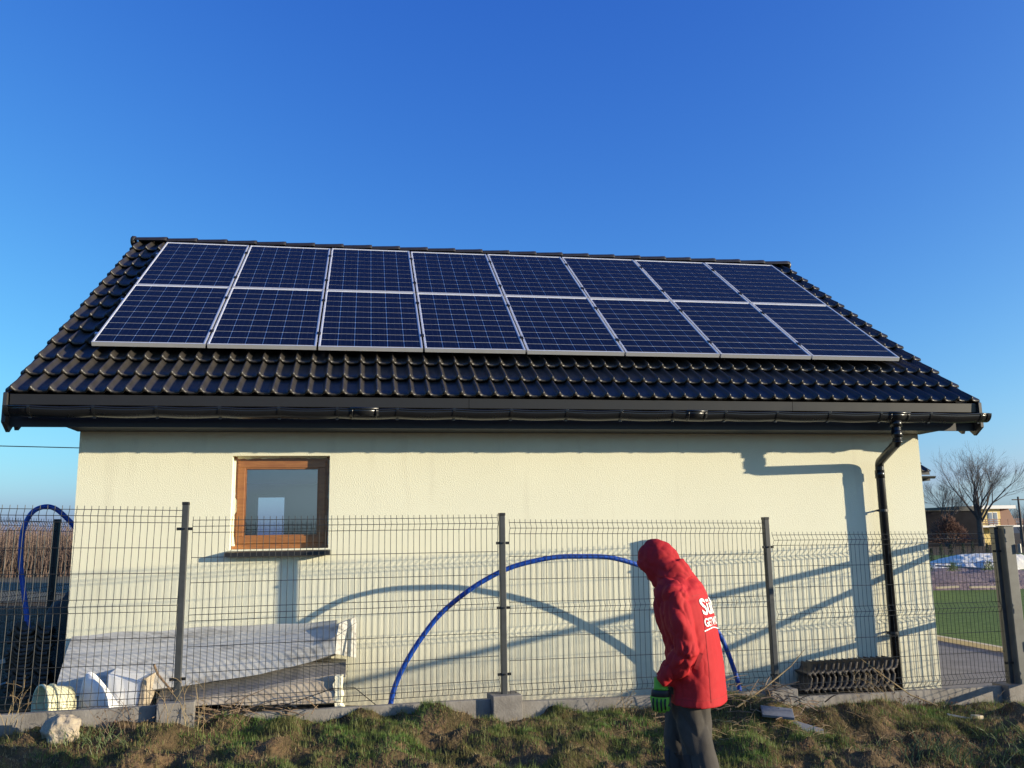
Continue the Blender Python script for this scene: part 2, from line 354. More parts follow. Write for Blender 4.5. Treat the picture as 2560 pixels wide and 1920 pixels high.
def wall_with_hole(y0, y1, hx0, hx1, hz0, hz1, zt=ZT, x0=X0, x1=X1):
    mb = MB()
    # one shell: outer and inner faces with the hole, built as a ring of quads
    for y, fl in ((y0, 1), (y1, 0)):
        o = [(x0,y,-.4),(x1,y,-.4),(x1,y,zt),(x0,y,zt)]; h = [(hx0,y,hz0),(hx1,y,hz0),(hx1,y,hz1),(hx0,y,hz1)]
        fs = [(0,1,5,4),(1,2,6,5),(2,3,7,6),(3,0,4,7)]
        if not fl: fs = [f[::-1] for f in fs]
        mb.add(o+h, fs)
    for k in range(4):
        a, b = k, (k+1) % 4
        mb.f.append((a, b, b+8, a+8)[::-1]); mb.f.append((a+4, b+4, b+12, a+12))
    return mb
hp('wall', wall_with_hole(YF, YF+.3, WX0, WX1, WZ0, WZ1), M['stucco'])
hp('wall', wall_with_hole(YB-.3, YB, -1.70, -1.235, 1.2, 2.33), M['stucco'])
for xa, xb in ((X0, X0+.3), (X1-.3, X1)):
    mb = MB(); ym = (YF+YB)/2; zr = ZT + (ym-YF)*math.tan(TH)-.1
    pr = [(YF+.3,-.4),(YB-.3,-.4),(YB-.3,ZT),(ym,zr),(YF+.3,ZT)]
    mb.loft([[(xa,y,z) for y, z in pr], [(xb,y,z) for y, z in pr]])
    hp('wall', mb, M['stucco'])
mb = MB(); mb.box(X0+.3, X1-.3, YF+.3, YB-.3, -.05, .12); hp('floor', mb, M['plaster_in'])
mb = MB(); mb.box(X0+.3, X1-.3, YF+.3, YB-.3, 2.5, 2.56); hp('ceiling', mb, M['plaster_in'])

# roof: deck, verge boards, tiles
EAVE, RIDGE = -.78, 3.78; TOFF = -.155     # tile base plane below the panel glass
RX0, RX1 = -.474, 8.526                    # verge lines in roof x  (world -2.94 .. 6.06)
mb = MB(); mb.box(RX0+.03, RX1-.03, EAVE+.05, RIDGE, TOFF-.10, TOFF-.04)
roof = hp('roof', mb, M['soffit'], Mw=RM.copy())
RY = RO.y+RIDGE*CT-TOFF*ST*0; ridge_w = RM @ Vector((0, RIDGE, TOFF))
# rear slope, mirrored
BM = Matrix(((1,0,0,RO.x),(0,-CT,ST,2*ridge_w.y-RO.y),(0,ST,CT,RO.z),(0,0,0,1)))
mb = MB(); mb.box(RX0+.03, RX1-.03, EAVE+.05, RIDGE, TOFF-.10, TOFF+.03); hp('rear_slope', mb, M['tile'], roof, BM)

def tile_mesh(name, m, L=.42, w=.30):
    us = []
    for k in range(2):
        us += [k*.15+x for x in (0,.022,.032,.040,.048,.056,.064,.075,.105)]
    us.append(.30)
    def prof(x):
        t = (x % .15)
        b = .043*math.exp(-(abs(t-.048)/.0175)**2.3); tr = -.006*math.sin(PI*max(0, (t-.085))/.085) if t > .085 else 0
        return b+tr
    V = []; rows = [(-.004,-.012),(0.0,.006),(.018,.012),(.10,.008),(L,-.006)]
    n = len(us)
    for yy, dz in rows:
        for x in us:
            pz = prof(x); yo = yy - (.012*(pz/.036) if yy < .05 else 0)
            kk = (pz-.014) if yy < 0 and pz > .02 else pz
            V.append((x, yo, kk+dz+.010*(1-yy/L)))
    Fq = []
    for j in range(len(rows)-1):
        for i in range(n-1):
            a = j*n+i; Fq.append((a, a+1, a+n+1, a+n))
    # underside lip
    b = len(V)
    for x in us: V.append((x, .03, prof(x)-.010))
    for i in range(n-1): Fq.append((b+i, b+i+1, i+1, i))
    me = bpy.data.meshes.new(name); me.from_pydata(V, [], Fq); me.update(); me.materials.append(m)
    me.polygons.foreach_set('use_smooth', [True]*len(me.polygons)); return me
TILE = tile_mesh('tile', M['tile']); OLD = tile_mesh('old_tile', M['old_tile'])
PITCHT = .348; field_rows = []
for r in range(13):
    for c in range(30):
        lx = RX0+c*.30; ly = EAVE+r*PITCHT; jz = random.uniform(-.0015,.0015)
        T = RM @ Matrix.Translation((lx+random.uniform(-.001,.001), ly+random.uniform(-.002,.002), TOFF+.015+jz)) @ Matrix.Rotation(-.058, 4, 'X')
        if r >= 4 and 3 <= c <= 26: field_rows.append(T); continue
        part('tile', TILE, roof, T)
fv = np.array([v.co[:] for v in TILE.vertices]); ff = np.array([p.vertices[:] for p in TILE.polygons]); VV = []; FF = []
for k, T in enumerate(field_rows):
    A = np.array(T); VV.append(fv@A[:3,:3].T+A[:3,3]); FF.append(ff+k*len(fv))
part('hidden_tiles', npmesh('hidden_tiles', np.vstack(VV), np.vstack(FF), M['tile'], True), roof, kind='stuff')
# ridge caps
def ridge_cap():
    mb = MB(); n = 10; rings = []
    for x, r in ((0,.098),(.03,.102),(.30,.112),(.37,.118),(.405,.118),(.41,.106)):
        rings.append([(x, -r*math.cos(PI*k/n)*1.0, r*math.sin(PI*k/n)*.62-.02) for k in range(n+1)])
    mb.loft(rings, cap=False, close=False); return mb.mesh('ridge_tile', M['tile'], True)
RC = ridge_cap(); zr = ridge_w.z+.022
nx_ = 24; step = 9.0/nx_
for k in range(nx_):
    T = Matrix.Translation((RO.x+RX0+k*step, ridge_w.y, zr+.0)) @ Matrix.Rotation(math.radians(-1.1), 4, 'Y') @ Matrix.Scale(.94*step/.375, 4, (1,0,0))
    part('ridge_tile', RC, roof, T)
for x, s in ((RO.x+RX0-.03, -1), (RO.x+RX1+.02, 1)):
    mb = MB(); n = 12; rings = []
    for q, r in ((0,.088),(.04,.090),(.055,.07),(.06,.02)):
        rings.append([(x+s*q-(.02*s), ridge_w.y-r*math.cos(2*PI*k/n), zr+r*.8*math.sin(2*PI*k/n)-.01) for k in range(n)])
    mb.loft(rings); hp('ridge_end_cap', mb, M['tile'], roof, smooth=True)
# verge (barge) boards and sloping gable soffits
for xa, xb in ((RX0-.012, RX0+.022), (RX1-.022, RX1+.012)):
    mb = MB(); mb.box(xa, xb, EAVE+.07, RIDGE+.02, TOFF-.385, TOFF-.005)
    hp('barge_board', mb, M['dark_metal'], roof, RM)
    mb = MB(); mb.box(xa, xb, EAVE+.07, RIDGE+.02, TOFF-.385, TOFF-.005); hp('barge_board', mb, M['dark_metal'], roof, BM)
for xa, xb in ((RX0+.024, X0-RO.x-.002), (X1-RO.x+.002, RX1-.024)):
    mb = MB(); mb.box(xa, xb, EAVE+.3, RIDGE, TOFF-.20, TOFF-.17); hp('gable_soffit', mb, M['soffit'], roof, RM)
# eaves: flashing pieces, board, soffit
ex0, ex1 = RO.x+RX0, RO.x+RX1
zc = 2.79
for a, b in ((ex0+.03, .928), (.932, 4.062), (4.066, ex1-.02)):
    mb = MB(); p = [(7.845,2.838),(7.792,2.842),(7.786,2.838),(7.790,2.752),(7.796,2.748),(7.845,2.752)]
    mb.loft([[(a,y,z) for y, z in p], [(b,y,z) for y, z in p]]); hp('eaves_flashing', mb, M['fascia'])
mb = MB(); mb.box(ex0+.02, ex1-.02, 7.85, 7.875, 2.572, 2.83); hp('fascia_board', mb, M['soffit'])
mb = MB(); mb.box(X0-.02, X1+.02, 7.877, 8.198, 2.574, 2.60); hp('soffit', mb, M['soffit'])
for sx, xx in ((-1, X0-.02), (1, X1+.02)):
    mb = MB(); pr = [(7.877,2.602),(8.30,2.602),(8.30,2.98),(7.877,2.74)]
    mb.loft([[(xx,y,z) for y, z in pr], [(xx-sx*.02,y,z) for y, z in pr]]); hp('box_end', mb, M['soffit'])
for xx, sg in ((ex0, 1), (ex1, -1)):
    mb = MB(); pr = [(7.76,2.845),(7.76,2.60),(7.875,2.528),(7.99,2.625),(8.30,2.98),(8.05,2.95)]
    mb.loft([[(xx-.014*sg,y,z) for y, z in pr], [(xx+.016*sg,y,z) for y, z in pr]]); hp('verge_end', mb, M['dark_metal'])
# gutter
gut = None
def gutter_ring(x, r=.074, cy=7.675, cz=2.709, t=.003):
    pts = [(x, cy-r*math.cos(a), cz-r*math.sin(a)) for a in np.linspace(0, PI, 13)]
    pts2 = [(x, cy-(r-t)*math.cos(a), cz-(r-t)*math.sin(a)) for a in np.linspace(PI, 0, 13)]
    return pts+pts2
mb = MB(); gx0, gx1 = -2.872, 6.025
BX = (-2.70,-2.205,-1.711,-1.206,-.72,-.232,.283,.778,1.288,1.795,2.30,2.80,3.303,3.814,4.342,4.875,5.401,5.94)
def sag(x):
    for a_, b_ in zip(BX[:-1], BX[1:]):
        if a_ <= x <= b_: return .010*math.sin(PI*(x-a_)/(b_-a_))
    return 0
gxs = [gx0]+[a_+(b_-a_)*k/6 for a_, b_ in zip(BX[:-1], BX[1:]) for k in range(6)]+[BX[-1], gx1]
mb.loft([gutter_ring(x, cz=2.709-sag(x)) for x in gxs])
mb.tube([(x,7.603,2.711-sag(x)) for x in gxs], .008, 8)
gut = hp('gutter', mb, M['gutter'], smooth=True)
for x in (-2.70,-2.205,-1.711,-1.206,-.72,-.232,.283,.778,1.288,1.795,2.30,2.80,3.303,3.814,4.342,4.875,5.401,5.94):
    mb = MB(); pts = [(7.845,2.722)]+[(7.675-.079*math.cos(a), 2.709-.079*math.sin(a)) for a in np.linspace(PI, -.15, 14)]
    o_ = [(x-.011, y, z) for y, z in pts]; q_ = [(x+.011, y, z) for y, z in pts]
    inn = [(7.675+(y-7.675)*.955, 2.709+(z-2.709)*.955) for y, z in pts]
    rings = [[(x-.011,*pts[i]), (x+.011,*pts[i]), (x+.011,*inn[i]), (x-.011,*inn[i])] for i in range(len(pts))]
    mb.loft(rings)
    mb.box(x-.011, x+.011, 7.66, 7.675, 2.622, 2.634)
    hp('gutter_bracket', mb, M['gutter'], gut, bevel=.0015)
def sleeve(x0, x1):
    mb = MB(); mb.loft([gutter_ring(x0, .080), gutter_ring(x1, .080)]); mb.tube([(x0,7.599,2.713),(x1,7.599,2.713)], .012, 8)
    for xx in (x0+.02, x1-.02): mb.loft([gutter_ring(xx-.006, .084), gutter_ring(xx+.006, .084)])
    return mb
hp('gutter_joint', sleeve(-.126,.119), M['gutter'], gut, smooth=True)
hp('gutter_joint', sleeve(2.92,3.12), M['gutter'], gut, smooth=True)
hp('gutter_outlet', sleeve(4.955,5.175), M['gutter'], gut, smooth=True)
for x in (gx0, gx1):
    mb = MB(); rg = [(7.675-.081*math.cos(a), 2.715-.081*math.sin(a)) for a in np.linspace(0, PI, 13)]
    mb.loft([[(x-.02,y,z) for y, z in rg], [(x+.02,y,z) for y, z in rg]]); hp('gutter_end_cap', mb, M['gutter'], gut)
# downpipe
def arc_path(pts, n=5, r=.05):
    out = [Vector(pts[0])]
    for i in range(1, len(pts)-1):
        a, b, c = Vector(pts[i-1]), Vector(pts[i]), Vector(pts[i+1]); d1 = (a-b).normalized(); d2 = (c-b).normalized()
        for k in range(n+1):
            t = k/n; out.append((b+d1*r)*(1-t)**2+b*2*t*(1-t)+(b+d2*r)*t*t)
    out.append(Vector(pts[-1])); return out
PR = .042
dp = [(5.062,7.675,2.69),(5.062,7.675,2.436),(5.116,8.097,2.277),(5.114,8.10,.05)]
mb = MB(); mb.tube(arc_path(dp, 6, .045), PR, 20); pipe = hp('downpipe', mb, M['gutter'], smooth=True)
for z0, z1, r in ((2.48,2.55,.049),(2.59,2.645,.055)):
    mb = MB(); mb.tube([(5.062,7.675,z0),(5.062,7.675,z1)], r, 20); hp('pipe_collar', mb, M['gutter'], pipe, smooth=True)
mb = MB(); mb.tube([(5.062,7.675,2.432),(5.062,7.675,2.447)], .048, 20); hp('pipe_collar', mb, M['gutter'], pipe, smooth=True)
mb = MB(); mb.tube([(5.115,8.10,2.12),(5.115,8.10,2.20)], .047, 20); hp('pipe_collar', mb, M['gutter'], pipe, smooth=True)
for z in (1.80,.62):
    mb = MB(); mb.tube([(5.115,8.10,z-.012),(5.115,8.10,z+.012)], .049, 20); mb.tube([(5.10,8.13,z),(5.10,8.21,z)], .008, 8); mb.tube([(5.065,8.10,z),(5.045,8.10,z)], .010, 8)
    hp('pipe_clamp', mb, M['dark_metal'], pipe)
# window
wy = 8.335
wroot = None
fw = .052
mb = MB()
for b in ((WX0,WX1,WZ0,WZ0+.062),(WX0,WX1,WZ1-.05,WZ1),(WX0,WX0+.05,WZ0+.062,WZ1-.05),(WX1-.05,WX1,WZ0+.062,WZ1-.05)):
    mb.box(b[0], b[1], wy-.03, wy+.03, b[2], b[3])
win = hp('window', mb, M['wood'], bevel=.003)
ix0, ix1, iz0, iz1 = WX0+.038, WX1-.038, WZ0+.05, WZ1-.04; sw = .062
mb = MB()
for b in ((ix0,ix1,iz0,iz0+sw),(ix0,ix1,iz1-sw,iz1),(ix0,ix0+sw,iz0+sw,iz1-sw),(ix1-sw,ix1,iz0+sw,iz1-sw)):
    mb.box(b[0], b[1], wy-.048, wy-.031, b[2], b[3])
hp('sash', mb, M['wood'], win, bevel=.003)
mb = MB(); bw = .012
g0, g1, h0, h1 = ix0+sw, ix1-sw, iz0+sw, iz1-sw
for b in ((g0,g1,h0,h0+bw),(g0,g1,h1-bw,h1),(g0,g0+bw,h0+bw,h1-bw),(g1-bw,g1,h0+bw,h1-bw)): mb.box(b[0], b[1], wy-.040, wy-.02, b[2], b[3])
hp('glazing_bead', mb, M['wood'], win)
mb = MB(); mb.box(g0, g1, wy-.012, wy-.008, h0, h1); hp('pane', mb, M['glass'], win)
# ragged mounting foam round the frame
zz = np.linspace(WZ0+.03, WZ1-.03, 26)
def foam(pts): mb = MB(); mb.loft(pts); hp('foam_seal', mb, M['foam'], win)
foam([[(WX0+.001,wy-.0305,z),(WX0+.001,wy-.042,z),(WX0+w_,wy-.040,z),(WX0+w_+.004,wy-.0305,z)] for z in zz for w_ in [.016+.040*max(0, float(fbm(np.array(z*9), np.array(.3), 3, 4)))+(.020 if 1.86 < z < 1.98 else 0)]])
foam([[(WX1-.001,wy-.0305,z),(WX1-w_-.003,wy-.0305,z),(WX1-w_,wy-.040,z),(WX1-.001,wy-.042,z)] for z in zz for w_ in [.006+.014*abs(float(fbm(np.array(z*11), np.array(.9), 3, 8)))]])
foam([[(x,wy-.0305,WZ1-.001),(x,wy-.042,WZ1-.001),(x,wy-.040,WZ1-h_),(x,wy-.0305,WZ1-h_-.003)] for x in np.linspace(WX0+.03, WX1-.03, 30) for h_ in [.010+.020*abs(float(fbm(np.array(x*12), np.array(2.9), 3, 8)))]])
mb = MB(); mb.hexa([(-1.19,8.10,1.465),(-.288,8.10,1.465),(-.288,8.305,1.475),(-1.19,8.305,1.475),(-1.19,8.10,1.502),(-.288,8.10,1.502),(-.288,8.305,1.527),(-1.19,8.305,1.527)])
hp('window_sill', mb, M['soffit'], win, bevel=.003)
# opposite window, seen through the room
mb = MB()
for b in ((-1.70,-1.235,1.2,1.25),(-1.70,-1.235,2.29,2.33),(-1.70,-1.675,1.25,2.29),(-1.26,-1.235,1.25,2.29)): mb.box(b[0], b[1], YB-.2, YB-.14, b[2], b[3])
w2 = hp('window', mb, M['white_paint'])
mb = MB(); mb.box(-1.675,-1.26,YB-.172,YB-.168,1.25,2.29); hp('pane', mb, M['clear_glass'], w2)

# ------------------------------------------------------------------ solar panels and rails
PWD, PHT, GAPX, GAPY = .992, 1.65, .02, .02
def frame_mesh():
    mb = MB(); w, h, fwid, d = PWD, PHT, .013, .040
    for b in ((0,w,0,fwid),(0,w,h-fwid,h),(0,fwid,fwid,h-fwid),(w-fwid,w,fwid,h-fwid)): mb.box(b[0],b[1],b[2],b[3],-d,0)
    return mb.mesh('panel_frame', M['alu'])
FR = frame_mesh()
BS = MB().box(.013, PWD-.013, .013, PHT-.013, -.010, -.006).mesh('backsheet', M['backsheet'])
CS = .1530
CELL = MB().box(-CS/2, CS/2, -CS/2+.0016, CS/2-.0016, -.0055, -.0035).mesh('cell', M['cell'])
names = ['leftmost','second','third','fourth','fifth','sixth','seventh','rightmost']
for j in range(2):
    for i in range(8):
        row = 'upper' if j else 'lower'
        lab = f'{names[i]} solar panel in the {row} row on the garage roof'
        if (i, j) in ((0,0),(7,0),(0,1),(7,1)): lab = f'solar panel at the {row} {"left" if i == 0 else "right"} corner of the array on the garage roof'
        T = RM @ Matrix.Translation((i*(PWD+GAPX), j*(PHT+GAPY), random.uniform(-.001,.001))) @ Matrix.Rotation(random.uniform(-.0012,.0012),4,'X') @ Matrix.Rotation(random.uniform(-.0015,.0015),4,'Y')
        e = empty('solar_panel', (0,0,0), lab, 'solar panel', 'solar panels on the garage roof'); e.matrix_world = T; PW[e.name] = T
        part('frame', FR, e, T); part('backsheet', BS, e, T)
        px, py = (PWD-.026-.012)/6, (PHT-.026-.03)/10
        for a in range(6):
            for b in range(10):
                part('cell', CELL, e, T @ Matrix.Translation((.019+px*(a+.5), .028+py*(b+.5), 0)))
L_ = 8*PWD+7*GAPX
for k, s in enumerate((.33, 1.30, 2.0, 2.97)):
    T = RM.copy(); e = empty('mounting_rail', (0,0,0), ['lowest','second lowest','second highest','highest'][k]+' aluminium mounting rail running under the solar panels', 'rail', 'mounting rails under the solar panels'); e.matrix_world = T; PW[e.name] = T
    mb = MB(); mb.box(-.06, L_+.05, s-.02, s+.02, -.085, -.042); part('rail', mb.mesh('rail', M['alu']), e, T)
    for i in range(1, 8):
        mb = MB(); xx = i*(PWD+GAPX)-GAPX/2; mb.box(xx-.018, xx+.018, s-.03, s+.03, .001, .007); mb.tube([(xx,s,.006),(xx,s,.016)], .009, 6); mb.box(xx-.008,xx+.008,s-.025,s+.025,-.04,.002)
        part('mid_clamp', mb.mesh('mid_clamp', M['black']), e, T)

# ------------------------------------------------------------------ fence, plinth and gate
ang = math.atan(.1235)
def wire_panel(length, H=1.41, sp=.0468, r=.0024, fold=.028):
    # local: x along, y depth (negative = to the street), z up from bottom wire
    k = H/1.5; mb = MB(); hz = [0,.05,.1,.3,.5,.7,.75,.8,1.0,1.2,1.4,1.45,1.5]
    fo = {.05:1,.75:1,1.45:1}
    zs = sorted(hz); n = int(length/sp)
    for i in range(n+1):
        x = i*length/n
        pts = [(x, -fold*fo.get(z,0), z*k) for z in zs if z in (0,.05,.1,.7,.75,.8,1.4,1.45,1.5)]+[(x,0,1.53*k)]
        mb.tube(pts, r, 4)
    for z in zs:
        y = -fold*fo.get(z,0)-r*1.6; mb.tube([(0,y,z*k),(length,y,z*k)], r*1.05, 4)
    return mb
fence = empty('mesh_fence', (0, fence_y(0), .3), 'grey welded wire mesh fence with square posts along the front of the garage', 'fence'); PW[fence.name] = Matrix.Translation(fence.location)
posts = [(-1.345,.433,1.900),(1.159,.311,1.797),(3.685,.208,1.739),(6.295,.076,1.618)]
clampz = [(.75,1.50+.16),(.62,1.13,1.62),(.33,1.55),(.3,1.40)]
for (x, z0, z1), cz in zip(posts, ([.60,1.70],[.49,1.02,1.55],[.34,1.47],[.30,1.38])):
    T = Matrix.Translation((x, fence_y(x), 0)) @ Matrix.Rotation(ang*.6, 4, 'Z')
    mb = MB(); mb.box(-.0235,.0235,-.03,.03, z0-.05, z1-.012); po = hp('post', mb, M['post'], fence, T, bevel=.004)
    mb = MB(); mb.box(-.026,.026,-.0325,.0325, z1-.020, z1+.004); hp('post_cap', mb, M['black'], po, T, bevel=.004)
    for z in cz:
        mb = MB()
        for s in (-1,1):
            mb.box(s*.024 if s > 0 else -.058, .058 if s > 0 else -.024, -.022, -.018, z-.011, z+.011)
            mb.box(min(s*.036,s*.052), max(s*.036,s*.052), -.030, -.022, z-.008, z+.008)
        mb.tube([(0,-.03,z),(0,-.042,z)], .008, 6); hp('clamp', mb, M['black'], po, T)
# panels: x0, x1, bottom z at both ends
for xa, xb, za, zb in ((-3.90,-1.385,.475,.430),(-1.29,1.118,.355,.352),(1.205,3.645,.310,.278),(3.735,6.262,.148,.125)):
    ya, yb = fence_y(xa), fence_y(xb); Ln = math.hypot(xb-xa, yb-ya)
    T = Matrix.Translation((xa, ya, za)) @ Matrix.Rotation(math.atan2(yb-ya, xb-xa), 4, 'Z') @ Matrix.Rotation(-math.atan((zb-za)/Ln), 4, 'Y')
    mb = wire_panel(Ln, 1.41 if xa < 3 else 1.43, .0492 if xa < -3 else .0468); hp('mesh_panel', mb, M['wire'], fence, T)
mb = MB(); mb.box(-.0235,.0235,-.03,.03,.45,1.95); hp('post', mb, M['post'], fence, Matrix.Translation((-3.93, fence_y(-3.93), 0)))
# plinth
plinth = empty('concrete_plinth', (0, fence_y(0), .1), 'low concrete plinth of grey boards and square blocks under the mesh fence', 'plinth'); PW[plinth.name] = Matrix.Translation(plinth.location)
for xa, xb, za, zb in ((-4.0,-1.48,.440,.420),(-1.21,1.04,.326,.304),(1.285,3.57,.268,.206),(3.845,6.16,.135,.090)):
    ya, yb = fence_y(xa), fence_y(xb); t = .03; n = 8
    mb = MB(); rings = []
    for i in range(n+1):
        u = i/n; x = xa+(xb-xa)*u; y = ya+(yb-ya)*u; z = za+(zb-za)*u+random.uniform(-.0015,.0015)
        rings.append([(x,y-t,-.35),(x,y+t,-.35),(x,y+t,z),(x,y-t,z)])
    mb.loft(rings); hp('plinth_board', mb, M['concrete'], plinth, bevel=.004)
for xa, xb, z in ((-1.475,-1.213,.445),(1.036,1.282,.335),(3.575,3.84,.222),(6.165,6.42,.105)):
    xm = (xa+xb)/2; T = Matrix.Translation((xm, fence_y(xm), 0)) @ Matrix.Rotation(ang, 4, 'Z'); w = (xb-xa)/2
    mb = MB(); mb.box(-w, w, -.105, .10, -.35, z); hp('post_block', mb, M['concrete'], plinth, T, bevel=.006)
# gate post and open gate leaf
gp = empty('gate_post', (6.47,8.02,.05), 'square grey steel gate post at the right end of the fence', 'gate post'); PW[gp.name] = Matrix.Translation(gp.location)
mb = MB(); mb.box(6.335,6.445,7.97,8.08,-.1,1.625); g_ = hp('post', mb, M['gate_paint'], gp, bevel=.004)
mb = MB(); mb.box(6.331,6.449,7.966,8.084,1.625,1.632); hp('post_cap', mb, M['black'], gp)
for z in (1.36,.42):
    mb = MB(); mb.tube([(6.475,7.955,z),(6.475,7.955,z+.09)], .017, 8); hp('hinge', mb, M['galv'], gp)
GXL = 6.53
gate = empty('gate_leaf', (GXL,7.93,.15), 'open grey steel gate leaf with wire mesh swung out beside the gate post', 'gate'); PW[gate.name] = Matrix.Translation(gate.location)
def gbeam(n, a, b, w=.05): mb = MB(); mb.beam(a, b, w, w); hp(n, mb, M['post'], gate, bevel=.003)
gbeam('stile', (GXL,7.91,.12), (GXL,7.91,1.665)); gbeam('stile', (GXL,5.28,.12), (GXL,5.28,1.64))
gbeam('rail', (GXL,7.885,1.615), (GXL,5.305,1.615)); gbeam('rail', (GXL,7.885,.838), (GXL,5.305,.838)); gbeam('rail', (GXL,7.885,.17), (GXL,5.305,.17))
gbeam('brace', (GXL,7.88,1.53), (GXL,6.32,.865), .045)
T = Matrix.Translation((GXL+.0, 5.31, .20)) @ Matrix.Rotation(PI/2, 4, 'Z'); hp('mesh_infill', wire_panel(2.57, 1.385), M['wire'], gate, T)
# ------------------------------------------------------------------ blue pipes
def cat_rom(P, n=10):
    P = [Vector(p) for p in P]; P = [P[0]*2-P[1]]+P+[P[-1]*2-P[-2]]; out = []
    for i in range(1, len(P)-2):
        for k in range(n):
            t = k/n; a, b, c, d = P[i-1:i+3]
            out.append(.5*((2*b)+(c-a)*t+(2*a-5*b+4*c-d)*t*t+(3*b-a-3*c+d)*t**3))
    out.append(P[-2]); return out
mb = MB()
HB = [(.235,7.60,.02),(.243,7.60,.272),(.32,7.60,.50),(.50,7.60,.79),(.745,7.60,1.053),(1.13,7.60,1.292),(1.50,7.60,1.398),(1.84,7.61,1.423),(2.20,7.64,1.395),(2.60,7.70,1.26),(2.98,7.78,.99),(3.22,7.86,.70),(3.36,7.92,.40),(3.42,7.94,.20),(3.43,7.94,-.02)]
mb.tube([q+Vector((.006*mnoise.noise(q*3.1), .008*mnoise.noise(q*2.3+Vector((3,0,0))), .007*mnoise.noise(q*2.9+Vector((0,5,0))))) for q in cat_rom(HB, 12)], .0215, 14); mb.build('water_pipe', M['hose'], smooth=True, label='blue plastic pipe bent into a wide arch between the fence and the garage wall', cat='pipe')
mb = MB()
HL = [(-2.94,8.72,.80),(-2.975,8.75,.95),(-3.04,8.8,1.20),(-3.078,8.8,1.40),(-3.09,8.8,1.61),(-3.075,8.8,1.767),(-3.014,8.8,1.896),(-2.92,8.82,1.945),(-2.83,8.84,1.925),(-2.74,8.86,1.845),(-2.66,8.9,1.74),(-2.60,9.0,1.55),(-2.58,9.1,1.2),(-2.58,9.15,.5),(-2.6,9.15,.2)]
mb.tube(cat_rom(HL, 10), .0225, 14); mb.build('water_pipe', M['hose'], smooth=True, label='blue plastic pipe looped above the tile stack beside the left corner of the garage', cat='pipe')

# ------------------------------------------------------------------ left: rear fence, tile stack, bundle, bins
rf = empty('mesh_fence', (-4.0, 9.2, .2), 'dark wire mesh fence running back to the field left of the garage', 'fence'); PW[rf.name] = Matrix.Translation(rf.location)
ra = math.atan2(1.0, .135)
A0 = Vector((-3.33-.135*1.35, 7.55, .42)); dirv = Vector((math.cos(ra), math.sin(ra), 0))
for k in range(3):
    p0 = A0+dirv*(k*2.5+.03)
    T = Matrix.Translation(p0) @ Matrix.Rotation(ra, 4, 'Z'); hp('mesh_panel', wire_panel(2.42, 1.41, .0495), M['wire'], rf, T)
    q = A0+dirv*(k*2.5)+dirv*(-.02)
    T2 = Matrix.Translation((q.x, q.y, 0)) @ Matrix.Rotation(ra, 4, 'Z'); mb = MB(); mb.box(-.025,.025,-.03,.03,-.1,1.86); hp('post', mb, M['black'], rf, T2)
    T3 = Matrix.Translation((p0.x, p0.y, 0)) @ Matrix.Rotation(ra, 4, 'Z'); mb = MB(); mb.box(0,2.42,-.025,.025,-.1,.33); hp('plinth_board', mb, M['concrete'], rf, T3)
grp = 'spare roof tiles stacked left of the garage'
OLDM = [OLD, OLD]
for k in range(19):
    T = Matrix.Translation((-3.03+random.uniform(-.014,.014)+.004*(k > 12), 8.50+random.uniform(-.03,.03), .25+k*.034)) @ Matrix.Rotation(random.uniform(-.07,.07), 4, 'Z') @ Matrix.Rotation(random.uniform(-.02,.02), 4, 'Y') @ Matrix.Scale(1.15, 4, (1,0,0)) @ Matrix.Scale(1.2, 4, (0,0,1))
    o = link('spare_roof_tile', OLD, label='dark curved roof tile lying flat in the stack left of the garage', cat='roof tile', group=grp); o.matrix_world = T
grp = 'spare roof tiles leaning on the wall by the downpipe'
for k in range(15):
    x = 4.02+k*.0600; aa = math.radians(17+random.uniform(-2,2)); sx = 1.0+.012*k/3
    R_ = Matrix(((math.sin(aa),0,-math.cos(aa),0),(0,1,0,0),(math.cos(aa),0,math.sin(aa),0),(0,0,0,1)))
    T = Matrix.Translation((x+.05, 7.885+random.uniform(-.008,.008), .10)) @ R_ @ Matrix.Scale(sx, 4, (1,0,0)) @ Matrix.Scale(.70, 4, (0,1,0)) @ Matrix.Scale(1.15, 4, (0,0,1))
    o = link('leaning_roof_tile', OLD, label='grey roof tile standing on edge in the row by the downpipe foot', cat='roof tile', group=grp); o.matrix_world = T
# dark wrapped bundle behind the tile stack
def blob(name, c, r, m, seed, amp=.15, n=28, k=16, facet=0, **kw):
    V = []; 
    for j in range(k+1):
        ph = PI*j/k
        for i in range(n):
            a = 2*PI*i/n; d = Vector((math.cos(a)*math.sin(ph), math.sin(a)*math.sin(ph), math.cos(ph)))
            q = 1+amp*(mnoise.noise(d*1.6+Vector((seed,0,0)))+.5*mnoise.noise(d*4+Vector((0,seed,0)))+.3*mnoise.noise(d*9+Vector((0,0,seed)))) if not facet else .80+facet*mnoise.voronoi(d*1.9+Vector((seed,0,0)))[0][0]+.05*mnoise.noise(d*7)
            V.append((c[0]+d.x*r[0]*q, c[1]+d.y*r[1]*q, c[2]+d.z*r[2]*q))
    Fq = [(j*n+i, j*n+(i+1)%n, (j+1)*n+(i+1)%n, (j+1)*n+i)[::-1] for j in range(k) for i in range(n)]
    me = bpy.data.meshes.new(name); me.from_pydata(V, [], Fq); me.update(); me.materials.append(m); me.polygons.foreach_set('use_smooth', [True]*len(me.polygons))
    return link(name, me, **kw)
blob('wrapped_bundle', (-2.92, 9.75, .50), (.26,.4,.62), M['bundle'], 3, .2, label='dark tarpaulin wrapped bundle behind the tile stack left of the garage', cat='bundle')
blob('wrapped_bundle', (-2.95, 10.9, .4), (.22,.5,.75), M['bundle'], 8, .2, label='low dark heap behind the wrapped bundle beside the rear fence', cat='bundle')
